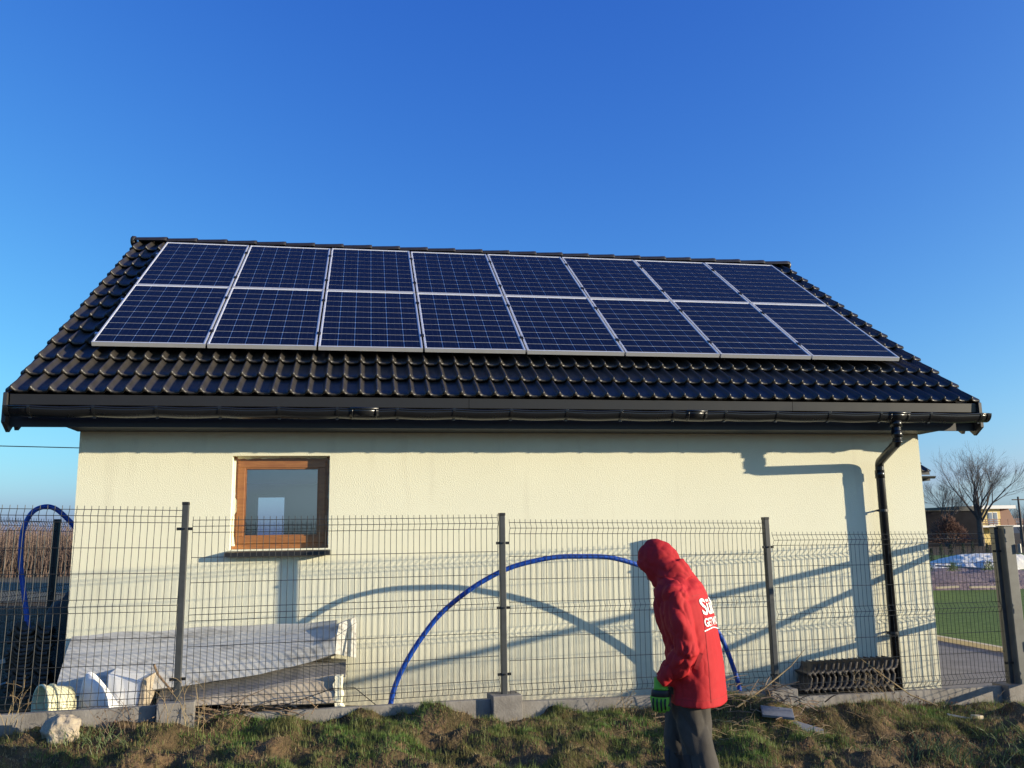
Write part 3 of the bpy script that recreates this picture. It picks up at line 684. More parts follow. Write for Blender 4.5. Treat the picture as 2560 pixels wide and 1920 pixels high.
for i,(a,b) in enumerate((((-3.9,8.4,.42),(-3.02,8.45,.62)),((-4.0,8.2,.29),(-3.02,8.3,.38)))):
    mb = MB(); mb.beam(a, b, .02, .035); mb.build('timber_lath', M['galv'], label=('thin upper lath leaning on the tile stack behind the fence','thin lower lath lying beside the tile stack behind the fence')[i], cat='lath')
# cream tub lying on its side
def ring3(c, ax, r, n=24, up=(0,0,1), sq=1.0):
    ax = Vector(ax).normalized(); u = (Vector(up)-ax*Vector(up).dot(ax)).normalized(); w = ax.cross(u)
    return [Vector(c)+u*math.cos(2*PI*k/n)*r+w*math.sin(2*PI*k/n)*r*sq for k in range(n)]
ax = Vector((-.80,-.60,.02)).normalized(); c0 = Vector((-2.20,7.50,.385))
mb = MB()
prof = [(0,.135),(.03,.14),(.0,.14),(.10,.155),(.19,.168),(.195,.178),(.215,.178),(.215,.165),(.19,.158),(.02,.130)]
mb.loft([ring3(c0+ax*t*1.0, ax, r*.98, 28) for t, r in prof], cap=True)
t_ = empty('plastic_tub', c0, 'cream round plastic tub lying on its side behind the left plinth', 'tub'); PW[t_.name] = Matrix.Translation(t_.location); hp('shell', mb, M['cream_plastic'], t_, smooth=True)
mb = MB(); mb.loft([ring3(c0+ax*.125, ax, .166, 28), ring3(c0+ax*.125, ax, .172, 28), ring3(c0+ax*.14, ax, .172, 28), ring3(c0+ax*.14, ax, .166, 28)]); hp('rib', mb, M['cream_plastic'], t_)
# grey board standing between tub and basin
mb = MB(); mb.hexa([(-2.26,7.80,.2),(-2.02,7.80,.2),(-2.02,7.83,.2),(-2.26,7.83,.2),(-2.26,7.83,.52),(-2.02,7.83,.515),(-2.02,7.86,.515),(-2.26,7.86,.52)])
mb.build('grey_board', M['grey_plastic'], label='small grey board standing between the cream tub and the white basin', cat='board', bevel=.004)
# white basin tipped on its side: pointed shell with a flared rim
bs = empty('wash_basin', (-1.72,7.6,.33), 'white plastic basin tipped up on its side behind the left plinth', 'basin'); PW[bs.name] = Matrix.Translation(bs.location)
mb = MB(); n = 26; rings = []
for t, w, d in ((0,1.0,0),(.012,1.06,.012),(.03,1.05,.03),(.03,.97,.05),(.3,.90,.10),(.62,.74,.16),(.88,.46,.2),(1.0,.12,.215)):
    rg = []
    for k in range(n):
        a = 2*PI*k/n; sa = math.sin(a); px = math.cos(a)*.115*w*(1-.45*max(0, sa))-.075*max(0, sa)*w; pz = (.255*sa if sa > 0 else .10*sa)*w
        rg.append((-2.00+px+d*.55, 7.50+px*.45-d*.75+.05, .345+pz))
    rings.append(rg)
mb.loft(rings); hp('shell', mb, M['white_plastic'], bs, smooth=True)
mb = MB(); mb.tube([(-2.00+(math.cos(a)*.122*(1-.45*max(0,math.sin(a)))-.075*max(0,math.sin(a))), 7.55+.45*(math.cos(a)*.122*(1-.45*max(0,math.sin(a)))-.075*max(0,math.sin(a))), .345+(.27*math.sin(a) if math.sin(a) > 0 else .1*math.sin(a))) for a in np.linspace(0, 2*PI, 34)], .009, 8); hp('rim', mb, M['white_plastic'], bs, smooth=True)
# white trough end with a tan edge to its right
wt = empty('white_trough', (-1.66,7.7,.33), 'white box shaped trough with a tan wooden edge beside the basin', 'trough'); PW[wt.name] = Matrix.Translation(wt.location)
mb = MB(); mb.hexa([(-1.975,7.62,.22),(-1.735,7.58,.22),(-1.715,7.86,.22),(-1.975,7.88,.22),(-1.975,7.64,.585),(-1.705,7.60,.53),(-1.685,7.88,.545),(-1.975,7.90,.60)]); hp('box', mb, M['white_plastic'], wt, bevel=.012)
mb = MB(); mb.hexa([(-1.730,7.572,.22),(-1.690,7.57,.22),(-1.675,7.86,.22),(-1.710,7.865,.22),(-1.700,7.59,.545),(-1.665,7.588,.55),(-1.650,7.87,.56),(-1.680,7.878,.555)]); hp('edge_board', mb, M['tan_sheet'], wt, bevel=.004)

# ------------------------------------------------------------------ white and grey panels leaning on the wall
def slab(name, secs, m, label, nsub=14, amp=.014, seed=0, cat='panel'):
    # secs: list of (x, [(y,z)...]) cross-sections along x; linear in between, gentle dents
    mb = MB(); rings = []
    for i in range(len(secs)-1):
        (xa, pa), (xb, pb) = secs[i], secs[i+1]
        for k in range(nsub if i < len(secs)-2 else nsub+1):
            t = k/nsub; x = xa+(xb-xa)*t; ring = []
            for (y0, z0), (y1, z1) in zip(pa, pb):
                y = y0+(y1-y0)*t; z = z0+(z1-z0)*t; q = mnoise.noise(Vector((x*3+seed, y*9, z*9)))*amp
                ring.append((x, min(y+q, 8.185), z+q))
            rings.append(ring)
    mb.loft(rings); return mb.build(name, m, label=label, cat=cat)
def quadsec(at, ab, fb, th=.03, nf=6):
    # outline: up the front face (fb bottom -> at top) then back
    (y1,z1),(y0,z0) = at, fb; pts = []
    for k in range(nf+1):
        t = k/nf; pts.append((y0+(y1-y0)*t, z0+(z1-z0)*t+.015*math.sin(PI*t)))
    pts += [ab]
    return pts
wp = empty('leaning_sheet', (-1.3,7.9,.5), 'long dirty white sheet panel leaning on the garage wall with its right end bent up', 'panel'); PW[wp.name] = Matrix.Translation(wp.location)
def slab_part(name, secs, m, parent, **k):
    o = slab(name, secs, m, None, cat=None, **k); o.name = 'sheet'; o.parent = parent; o.matrix_parent_inverse = Matrix.Translation(parent.location).inverted(); return o
secs = [(-2.40,[(7.80,.40),(7.84,.52),(8.00,.72),(8.13,.835),(8.16,.835),(8.06,.60),(7.90,.36)]),
        (-1.47,[(7.77,.440),(7.83,.60),(7.98,.74),(8.12,.868),(8.16,.868),(8.05,.62),(7.90,.42)]),
        (-.82,[(7.75,.520),(7.80,.66),(7.95,.80),(8.10,.88),(8.16,.88),(8.05,.66),(7.90,.50)]),
        (-.40,[(7.74,.610),(7.77,.73),(7.93,.86),(8.08,.895),(8.16,.885),(8.05,.66),(7.92,.58)]),
        (-.215,[(7.74,.668),(7.745,.80),(7.93,.895),(8.07,.905),(8.16,.88),(8.06,.66),(7.93,.62)])]
slab_part('sheet', secs, M['white_sheet'], wp, seed=1)
# folded end flap
mb = MB(); mb.hexa([(-.214,7.735,.660),(-.045,8.10,.575),(-.055,8.115,.575),(-.224,7.75,.660),(-.205,7.742,.800),(-.045,8.08,.880),(-.055,8.10,.880),(-.216,7.757,.800)]); hp('end_flap', mb, M['white_sheet'], wp, bevel=.004)
mb = MB(); mb.hexa([(-.205,7.744,.803),(-.045,8.08,.883),(-.06,8.12,.883),(-.235,7.80,.843),(-.19,7.80,.895),(-.06,8.08,.925),(-.07,8.11,.925),(-.21,7.85,.895)]); hp('end_flap', mb, M['white_sheet'], wp, bevel=.004)
gpnl = empty('sagging_sheet', (-1.0,7.9,.4), 'dark grey sheet panel sagging under the long white panel', 'panel'); PW[gpnl.name] = Matrix.Translation(gpnl.location)
secs = [(-1.62,[(7.72,.26),(7.74,.33),(7.90,.42),(8.10,.42),(8.10,.30)]),(-.95,[(7.72,.355),(7.73,.40),(7.86,.50),(8.10,.52),(8.10,.34)]),(-.50,[(7.72,.435),(7.73,.46),(7.84,.56),(8.10,.60),(8.10,.40)]),(-.13,[(7.73,.475),(7.74,.50),(7.84,.575),(8.10,.57),(8.10,.45)])]
slab_part('sheet', secs, M['grey_sheet'], gpnl, seed=5)
tp = empty('torn_sheet', (-.8,7.8,.3), 'sunlit tan panel with a torn right end lying lowest against the wall', 'panel'); PW[tp.name] = Matrix.Translation(tp.location)
secs = [(-1.34,[(7.66,.315),(7.665,.325),(7.70,.35),(7.80,.36),(7.85,.32)]),(-.95,[(7.64,.305),(7.655,.335),(7.69,.385),(7.78,.41),(7.85,.34)]),(-.55,[(7.64,.300),(7.65,.345),(7.69,.44),(7.76,.475),(7.85,.36)]),(-.20,[(7.64,.290),(7.65,.37),(7.68,.46),(7.74,.505),(7.84,.36)])]
slab_part('sheet', secs, M['tan_sheet'], tp, seed=9)
mb = MB(); rings = []
for i in range(10):
    t = i/9; w = .026+.006*math.sin(i*2.1); x = -.185+.008*math.sin(i*1.7)-.01*t
    rings.append([(x-w,7.64,.215+t*.28),(x+w,7.64,.215+t*.28),(x+w+.02,7.70,.215+t*.285),(x-w+.02,7.70,.215+t*.285)])
mb.loft(rings); hp('torn_edge', mb, M['foam'], tp)
mb = MB(); mb.box(-1.6,-.2,7.70,8.1,.12,.27); mb.build('dark_filler', M['black'], label='black block standing in for the dark under the stacked panels by the wall', cat='filler')  # black box added to stand in for the dark gap beneath the panels

# ------------------------------------------------------------------ verge: stones, slates, twigs, weeds, grass
def fence_ground(x, y): return zg(x, y)
def rock(name, x, y, r, seed, m, label, cat='rock', amp=.35, sink=.3):
    return blob(name, (x, y, zg(x,y)+r[2]*(1-sink)), r, m, seed, amp, 44, 30, facet=.42, label=label, cat=cat)
rock('boulder', -2.01, 6.72, (.115,.09,.105), 5, M['rock'], 'pale rough boulder on the grass in front of the left plinth', sink=.35, amp=.28)
def block(name, x, y, z, sx, sy, sz, rot, m, label, cat):
    T = Matrix.Translation((x,y,z)) @ Matrix.Rotation(rot[2],4,'Z') @ Matrix.Rotation(rot[0],4,'X') @ Matrix.Rotation(rot[1],4,'Y')
    mb = MB(); mb.box(-sx,sx,-sy,sy,-sz,sz); o = mb.build(name, m, label=label, cat=cat, bevel=.004); o.matrix_world = T; return o
block('slate_piece', 3.32, 6.98, zg(3.32,6.98)+.035, .125,.07,.012, (.35,.10,-.35), M['slate'], 'dark grey slate slab lying on the soil heap, the left of two', 'slate')
block('slate_piece', 3.57, 6.97, zg(3.57,6.97)+.035, .12,.06,.012, (.30,.28,-.5), M['slate'], 'grey slate slab tilted down to the right on the soil heap', 'slate')
block('stone_chip', 5.30, 7.25, zg(5.30,7.25)+.03, .045,.03,.018, (0,.1,.3), M['kerb'], 'small tan brick chip on the grass below the right end of the plinth', 'brick')
mb = MB(); mb.beam((5.05,7.30,zg(5.05,7.3)+.035),(5.27,7.24,zg(5.27,7.24)+.04),.02,.012); mb.build('stick', M['galv'], label='pale flat stick pointing at the brick chip in the grass', cat='stick')

def stalks(name, cx, cy, n, hgt, spread, m, seed, label, cat='weeds', r=.0022, lean=(0,0), fork=True, z0=None):
    rd = random.Random(seed); mb = MB()
    for k in range(n):
        x = cx+rd.gauss(0, spread); y = cy+rd.gauss(0, spread*.45); z = (zg(x,y) if z0 is None else z0)-.01; h = hgt*rd.uniform(.45,1.1)
        dx = rd.gauss(lean[0],.35)*h; dy = rd.gauss(lean[1],.25)*h; P = []
        for i in range(6):
            t = i/5; P.append((x+dx*t**1.6+rd.gauss(0,.006), y+dy*t**1.6, z+h*t*(1-.25*t*abs(dx)/max(h,.01))))
        mb.tube(P, [r*(1-.6*i/5) for i in range(6)], 4, cap=False)
        if fork:
            for q in range(rd.randint(1,4)):
                i = rd.randint(2,4); a = Vector(P[i]); d = Vector((rd.gauss(0,1), rd.gauss(0,.6), rd.uniform(.2,1.2))).normalized()*h*rd.uniform(.12,.32)
                mb.tube([a, a+d*.5+Vector((0,0,.01)), a+d], [r*.7,r*.6,r*.4], 3, cap=False)
                # seed heads
                for w in range(3):
                    c = a+d*rd.uniform(.6,1.05); s_ = rd.uniform(.003,.007)
                    mb.add([c+Vector((-s_,0,0)), c+Vector((s_,0,s_)), c+Vector((0,s_,2*s_)), c+Vector((0,-s_,s_))], [(0,1,2),(0,1,3)])
    return mb.build(name, m, label=label, cat=cat, kind='stuff' if n > 20 else None)
stalks('dry_weed', -2.47, 6.90, 9, .42, .07, M['straw'], 1, 'tall dry weed clump at the far left in front of the plinth')
stalks('dry_weed', -2.72, 6.85, 14, .28, .12, M['straw'], 21, 'low dry weeds at the left edge of the photo')
stalks('dry_weed', -1.20, 6.93, 12, .40, .12, M['straw'], 2, 'dry forked stems in front of the leftmost post block')
stalks('dry_weed', -1.62, 6.80, 14, .30, .15, M['twig'], 3, 'brown tangled stems left of the leftmost post block')
stalks('dry_weed', -.88, 7.28, 12, .24, .14, M['straw'], 4, 'dry stems poking up through the fence beside the first post')
stalks('dry_weed', 4.55, 7.45, 12, .38, .12, M['straw'], 5, 'dry stalks leaning left before the row of spare tiles', lean=(-.6,0))
stalks('dry_weed', 5.05, 7.55, 26, .15, .22, M['dead_leaf'], 6, 'low reddish brown weeds along the right plinth')
stalks('dry_weed', 5.75, 7.60, 14, .20, .25, M['straw'], 16, 'straw stalks lying against the right end of the plinth', lean=(1.0,0))
stalks('dry_weed', 2.13, 7.30, 12, .20, .12, M['straw'], 7, 'dry straw tuft at the plinth left of the person', lean=(.2,-.3))
stalks('green_weed', -1.75, 6.62, 60, .13, .12, M['weed'], 8, 'long green grass tuft right of the pale boulder', fork=False, r=.003)
stalks('green_weed', 4.30, 6.30, 90, .17, .22, M['weed'], 9, 'green leafy weeds at the bottom edge right of the person', fork=False, r=.0045, lean=(.2,0))
stalks('green_weed', 5.25, 6.55, 70, .14, .25, M['weed'], 10, 'green weeds at the bottom right corner of the photo', fork=False, r=.005, lean=(-.2,0))
# heap of twigs and dead leaves in front of the third block
def heap(name, cx, cy, sx, sy, n, m, seed, label, L=(.08,.30), r=(.002,.006), up=.08):
    rd = random.Random(seed); mb = MB()
    for k in range(n):
        x = rd.gauss(cx, sx); y = min(rd.gauss(cy, sy), fence_y(x)-.06); a = rd.uniform(0, 2*PI); l = rd.uniform(*L); z = zg(x,y)+rd.uniform(0, up); t = rd.uniform(-.35,.45)
        P = [Vector((x-math.cos(a)*l/2, y-math.sin(a)*l/4, z)), Vector((x, y, z+l*t*.5+.01)), Vector((x+math.cos(a)*l/2, y+math.sin(a)*l/4, z+l*t))]
        q = rd.uniform(*r); mb.tube(P, [q, q*.85, q*.5], 4, cap=False)
    return mb.build(name, m, label=label, cat='twigs', kind='stuff')
heap('twig_heap', 3.15, 7.20, .30, .12, 120, M['twig'], 1, 'tangled heap of brown twigs beside the third post block', up=.14)
heap('straw_heap', 3.35, 6.90, .60, .22, 200, M['straw'], 2, 'loose pale straw scattered over the soil heap near the person', r=(.0012,.0028), up=.05, L=(.04,.18))
heap('twig_heap', -1.0, 7.33, .30, .05, 60, M['twig'], 3, 'brown twigs piled behind the wire mesh under the tan panel', up=.10)
mb = MB(); mb.tube([(3.03,7.10,.20),(3.35,7.22,.33),(3.62,7.30,.47),(3.78,7.34,.60)], [.008,.007,.005,.003], 6); mb.build('branch', M['straw'], label='long pale branch rising out of the twig heap past the third post', cat='branch')
mb = MB(); mb.tube([(4.30,7.40,.52),(4.52,7.42,.36),(4.78,7.40,.17),(5.0,7.35,.08)], [.003,.005,.006,.006], 6); mb.build('branch', M['straw'], label='thin dry branch leaning left before the spare tile row', cat='branch')
mb = MB(); mb.tube([(-1.34,7.55,.35),(-1.46,7.55,.44),(-1.57,7.52,.58),(-1.60,7.50,.66)], [.009,.008,.009,.010], 6); mb.build('branch', M['twig'], label='short forked branch standing up behind the leftmost post', cat='branch')
mb = MB(); mb.tube([(-1.0,7.4,.22),(-.5,7.42,.35),(-.22,7.45,.43),(-.05,7.5,.42),(.12,7.5,.28)], .004, 5); mb.build('cable', M['black'], label='thin dark cable arching over the torn end of the tan panel', cat='cable')

# grass: blades over the visible verge
def blades(name, n, xr, yr, m, hr, wr, seed, maskf, lay=.35, kind='stuff'):
    g = np.random.default_rng(seed); x = g.uniform(*xr, n); y = g.uniform(*yr, n)
    keep = g.random(n) < maskf(x, y); keep &= y < fence_y(x)-.045; x = x[keep]; y = y[keep]; n = len(x); z = zground(x, y)-.004
    h = g.uniform(*hr, n); w = g.uniform(*wr, n); a = g.uniform(0, 2*PI, n); la = g.uniform(0, 2*PI, n); ll = h*np.abs(g.normal(0, lay, n))*1.4
    dx, dy = np.cos(a)*w/2, np.sin(a)*w/2; lx, ly = np.cos(la)*ll, np.sin(la)*ll
    hz = h*np.maximum(.15, 1-np.clip(ll/h, 0, 1)*.6)
    P = np.stack([np.stack([x-dx,y-dy,z],-1), np.stack([x+dx,y+dy,z],-1), np.stack([x+dx*.7+lx*.35,y+dy*.7+ly*.35,z+hz*.6],-1), np.stack([x-dx*.7+lx*.35,y-dy*.7+ly*.35,z+hz*.6],-1), np.stack([x+lx,y+ly,z+hz],-1)], 1)
    b = (np.arange(n)*5)[:,None]
    F3 = np.concatenate([b+np.array([[0,1,2]]), b+np.array([[0,2,3]]), b+np.array([[3,2,4]])], 0)
    return link(name, npmesh(name, P.reshape(-1,3), F3, m), kind=kind)
def gm(x, y):     # green where the turf is whole, bare on lumps and right of the person
    d = fbm(x*1.7+3, y*2.2, 3, 51)+.5*fbm(x*6, y*7, 2, 61); base = np.clip(.58+d*2.3, .02, 1)
    right = np.clip((x-2.6)/.5, 0, 1); left = np.clip((-.7-x)/.4, 0, 1)
    patch = np.clip(.5+2.2*fbm(x*1.2+9, y*1.6+4, 2, 71), 0, 1)
    return base*(1-right*.75*(1-patch*.7))*(1-left*.55)
blades('grass', 330000, (-3.6,7.4), (5.7,8.0), M['grass'], (.020,.060), (.0022,.0042), 1, gm)
blades('dry_grass', 120000, (-3.6,7.4), (5.7,8.0), M['straw'], (.015,.05), (.0016,.0034), 2, lambda x,y: np.clip(.10+1.1*(1-gm(x,y)), 0, .9)*.8, lay=.9)
blades('lying_straw', 15000, (-3.6,7.4), (5.7,8.0), M['straw'], (.045,.13), (.0016,.0030), 12, lambda x,y: np.clip(.06+np.clip((x-2.4)/1.0,0,1)*.8+np.clip((-.9-x)/.6,0,1)*.35, 0, 1)*np.clip(.45+2.2*fbm(x*2.6,y*3,2,91),0,1), lay=1.7)
blades('long_grass', 15000, (-3.6,7.4), (5.7,8.0), M['grass'], (.06,.12), (.0025,.0045), 13, lambda x,y: gm(x,y)*np.clip(.1+2*fbm(x*2.1+5,y*2.7,2,93),0,1), lay=.5)
def leafmask(x, y): return np.clip(.12+np.exp(-((x-3.6)/1.0)**2)*.8+np.exp(-((x-4.3)/.7)**2)*.5+np.exp(-((x+1.7)/.7)**2)*.4, 0, 1)*np.clip(.5+2*fbm(x*3,y*3,2,81),0,1)
blades('dead_leaves', 42000, (-3.6,7.4), (5.7,8.0), M['dead_leaf'], (.012,.035), (.006,.016), 3, leafmask, lay=1.3)

# ------------------------------------------------------------------ background right
def bare_tree(name, x, y, z, H, spread, seed, label, cat='tree', trunk_r=.28, depth=6, mt=None, limbs=5, split=.18, tw=1.0, group=None):
    rd = random.Random(seed); t = empty(name, (x,y,z), label, cat, group); PW[t.name] = Matrix.Translation(t.location); tr = MB(); cr = MB()
    def grow(p, d, l, r, lev):
        if lev > depth: return
        n = 3; P = [p]; q = p.copy(); dd = d.copy()
        for i in range(n):
            dd = (dd+Vector((rd.gauss(0,.10), rd.gauss(0,.10), .05 if lev > 1 else 0))).normalized(); q = q+dd*(l/n); P.append(q.copy())
        r2 = r*.62
        (tr if lev <= 1 else cr).tube(P, [r+(r2-r)*i/n for i in range(n+1)], 5 if lev < 3 else 3, cap=False)
        nb = 3 if lev < depth-1 else 4
        for k in range(nb):
            an = rd.uniform(.25,.75)*(1 if k else .5); az = rd.uniform(0, 2*PI); side = Vector((math.cos(az), math.sin(az), 0)); side = (side-dd*side.dot(dd)).normalized()
            nd = (dd*math.cos(an)+side*math.sin(an)); nd = Vector((nd.x*spread, nd.y*spread, nd.z)).normalized()
            i = n if k == 0 else rd.randint(1, n); grow(P[i], nd, l*rd.uniform(.66,.84), max(r2*(.9 if k == 0 else .62), .011*tw), lev+1)
    tl = H*split; base = Vector((x,y,z)); top = base+Vector((rd.gauss(0,.1), 0, tl)); tr.tube([base, (base+top)/2, top], [trunk_r*1.25, trunk_r, trunk_r*.95], 8, cap=False)
    for k in range(limbs):
        az = 2*PI*k/limbs+rd.uniform(-.3,.3); an = rd.uniform(.12,.62)
        grow(top-Vector((0,0,rd.uniform(0,tl*.25))), Vector((math.cos(az)*math.sin(an)*spread, math.sin(az)*math.sin(an), math.cos(an))).normalized(), H*.235*rd.uniform(.85,1.15), trunk_r*.5, 1)
    hp('trunk', tr, M['bark'], t); hp('crown', cr, mt or M['far_twig'], t); return t
# pixel (source) -> x at a given depth was measured beforehand; all positions below are metres
bare_tree('bare_tree', 76.2, 100, -.6, 11.6, .98, 4, 'large bare tree with a wide round crown beside the yellow house', limbs=8, trunk_r=.34, depth=6, split=.30, tw=.62)
bare_tree('bare_tree', 72.9, 102, -.6, 8.8, .95, 9, 'smaller bare tree beside the garage corner left of the large one', limbs=6, trunk_r=.22, depth=6, split=.32, tw=.62)
for i, (xx, yy, H_) in enumerate(((127,160,8),(139,170,10),(121,162,7),(131,158,8),(135,168,9),(137,160,11))):
    bare_tree('bare_tree', xx, yy, -.6, H_, 1.0, 30+i, ('pale distant bare tree on the skyline','low distant bare tree on the skyline just left of the utility pole','pale distant bare tree farthest left on the skyline behind the large bare tree','small distant bare tree on the skyline above the yellow house roof','distant bare tree on the skyline right of the utility pole','tallest of the distant bare trees, at the right edge of the photo')[i], limbs=4, trunk_r=.12, depth=4, tw=1.6, group='distant bare trees on the skyline')
bu = empty('russet_bush', (63.2,88,-.4), 'russet leafless bush in front of the dark shed', 'bush'); PW[bu.name] = Matrix.Translation(bu.location)
mb = MB(); rd = random.Random(12)
for k in range(1700):
    a_ = rd.uniform(0, 2*PI); e_ = rd.uniform(.05, 1.5); d = Vector((math.cos(a_)*math.cos(e_), math.sin(a_)*math.cos(e_), math.sin(e_))); l = rd.uniform(.35,1)**.5
    c = Vector((63.2+d.x*2.2*l, 88+d.y*1.6*l, .1+d.z*3.0*l*(.85+.15*math.sin(a_*3)))); d2 = (d+Vector((rd.gauss(0,.4),rd.gauss(0,.4),rd.gauss(.2,.3)))).normalized()
    mb.tube([c, c+d2*rd.uniform(.2,.55)], [.035,.010], 3, cap=False)
hp('crown', mb, M['rust_bush'], bu); mb = MB()
for k in range(9): mb.tube([(63.2+rd.uniform(-.3,.3),88,-.5),(63.2+rd.uniform(-1.4,1.4),88+rd.uniform(-.8,.8),1.4)], .05, 4)
hp('stems', mb, M['bark'], bu)
# dark shed
sh = empty('shed', (76,104,-.6), 'long dark shed with a flat roof behind the russet bush', 'shed'); PW[sh.name] = Matrix.Translation(sh.location)
mb = MB(); mb.box(71.5,79.2,104,112,-1.5,3.98); hp('wall', mb, M['dark_wall'], sh)
mb = MB(); mb.box(76.4,79.5,103.8,112.2,3.98,4.58); mb.box(71.5,76.35,103.8,112.2,3.98,4.10); hp('roof', mb, M['black'], sh)
# yellow house with balcony
yh = empty('yellow_house', (88,113,-.6), 'yellow house with a flat roof and a brown balcony behind the gate', 'house'); PW[yh.name] = Matrix.Translation(yh.location)
mb = MB(); mb.box(85.4,92.2,114.4,122,-1.5,2.1); hp('wall', mb, M['yellow_wall'], yh)
mb = MB(); mb.box(85.6,90.3,114,122,2.1,4.45); hp('wall', mb, M['yellow_wall'], yh)
mb = MB(); mb.box(85.3,92.3,113.2,122.4,4.45,4.92); hp('roof', mb, M['white_paint'], yh)
mb = MB(); mb.hexa([(90.3,114.2,2.1),(93.0,114.2,2.1),(93.0,122,2.1),(90.3,122,2.1),(90.3,114.2,4.45),(91.9,114.2,4.45),(91.9,122,4.45),(90.3,122,4.45)]); hp('gable_side', mb, M['brown_wood'], yh)
mb = MB(); mb.box(85.4,92.8,112.5,114.2,1.85,2.1); hp('balcony_slab', mb, M['white_paint'], yh)
for z in (2.35,2.62,2.9): mb = MB(); mb.box(85.5,92.7,112.5,112.56,z,z+.1); hp('balcony_rail', mb, M['brown_wood'], yh)
for k in range(7): mb = MB(); xx = 85.6+k*1.17; mb.box(xx,xx+.08,112.57,112.64,2.1,3.0); hp('balcony_post', mb, M['brown_wood'], yh)
for x0, x1 in ((86.3,87.2),(88.3,89.0),(89.1,89.8)):
    mb = MB(); mb.box(x0,x1,113.93,113.99,2.2,4.0); w_ = hp('window', mb, M['white_paint'], yh); mb = MB(); mb.box(x0+.1,x1-.1,113.89,113.92,2.3,3.9); hp('pane', mb, M['far_glass'], w_)
# utility pole
mb = MB(); mb.tube([(73.8,90,-.5),(73.8,90,5.2)], [.14,.10], 8); up_ = empty('utility_pole', (73.8,90,-.5), 'dark wooden utility pole at the right edge of the photo', 'utility pole'); PW[up_.name] = Matrix.Translation(up_.location); hp('pole', mb, M['bark'], up_)
mb = MB(); mb.beam((73.8,90.1,-.5),(74.7,90.1,4.2),.14,.14); hp('brace', mb, M['bark'], up_)
mb = MB(); mb.box(73.0,74.6,89.95,90.05,4.8,4.92); hp('crossarm', mb, M['bark'], up_)
# conifers
for i, (xx, yy, h_, r_) in enumerate(((29.05,42,.75,.16),(29.62,42,.98,.19),(30.25,42.1,.95,.17),(30.9,42,1.0,.17),(31.6,42.2,1.05,.15),(32.3,42,.95,.19))):
    t = empty('young_conifer', (xx,yy,-.15), ('leftmost, shortest conifer in the row behind the gravel bed','second conifer from the left behind the gravel bed','third conifer from the left behind the gravel bed','middle conifer behind the highest part of the white tarpaulin','fifth conifer, the narrowest in the row behind the gravel bed','rightmost conifer in the row, beside the gate post')[i], 'conifer', 'young conifers behind the gravel bed'); PW[t.name] = Matrix.Translation(t.location)
    mb = MB(); rd = random.Random(i)
    for k in range(420):
        u = rd.random()**.7; a = rd.uniform(0,2*PI); rr = r_*(1-u)*rd.uniform(.5,1.1)+.03; c = Vector((xx+rr*math.cos(a), yy+rr*math.sin(a), -.1+h_*u)); s_ = .045
        d1 = Vector((rd.gauss(0,1),rd.gauss(0,1),rd.gauss(.3,1))).normalized()*s_; d2 = Vector((rd.gauss(0,1),rd.gauss(0,1),rd.gauss(0,1))).normalized()*s_*.5
        mb.add([c-d1, c+d2, c+d1], [(0,1,2)])
    hp('crown', mb, M['conifer'], t); mb = MB(); mb.tube([(xx,yy,-.2),(xx,yy,-.2+h_*.8)], .03, 5); hp('trunk', mb, M['bark'], t)
# gravel mound with tarpaulins
def mound(name, cx, cy, rx, ry, h, m, seed, label=None, cat=None, kind=None, z0=-.05, rough=.25, n=60):
    V = []; Fq = []
    for j in range(n+1):
        for i in range(n+1):
            u, v = 2*i/n-1, 2*j/n-1; x = cx+u*rx; y = cy+v*ry; q = max(0, 1-(u*u)**1.3-(v*v)**1.3)
            V.append((x, y, z0-.05+h*q**.6*(1+rough*float(fbm(np.array(x*1.3), np.array(y*1.3), 3, seed)))+(.05*float(fbm(np.array(x*6), np.array(y*6), 2, seed)) if q > 0 else 0)))
    for j in range(n):
        for i in range(n): a = j*(n+1)+i; Fq.append((a,a+1,a+n+2,a+n+1))
    return link(name, npmesh(name, V, Fq, m, True), label=label, cat=cat, kind=kind)
mound('gravel_mound', 18.6, 26.6, 5.2, 4.6, .40, M['gravel'], 3, 'low reddish gravel mound with weeds behind the lawn', 'gravel mound')
mound('white_tarpaulin', 27.3, 35.5, 2.9, 1.6, .62, M['tarp'], 7, 'white tarpaulin draped over a long heap behind the gravel mound', 'tarpaulin', rough=.1)
mound('silver_sheet', 21.4, 31.0, 1.3, .6, .42, M['silver'], 11, 'crumpled silver plastic sheet at the left behind the gravel mound', 'plastic sheet', rough=.6)
mound('silver_sheet', 25.2, 33.0, 1.5, .5, .42, M['silver'], 12, 'crumpled silver plastic sheet below the white tarpaulin on the right', 'plastic sheet', rough=.6)
for i, (a, b) in enumerate((((15.4,22.2,.05),(16.0,22.1,.07)),((16.2,21.9,.06),(16.9,21.8,.06)),((20.2,29.0,.34),(20.4,25.6,.30)))):
    mb = MB(); mb.beam(a, b, .10, .05); mb.build('plank', M['kerb'] if i < 2 else M['slate'], label=('pale plank along the left foot of the gravel mound','pale plank along the right foot of the gravel mound','dark plank sloping down the right of the gravel mound')[i], cat='plank')
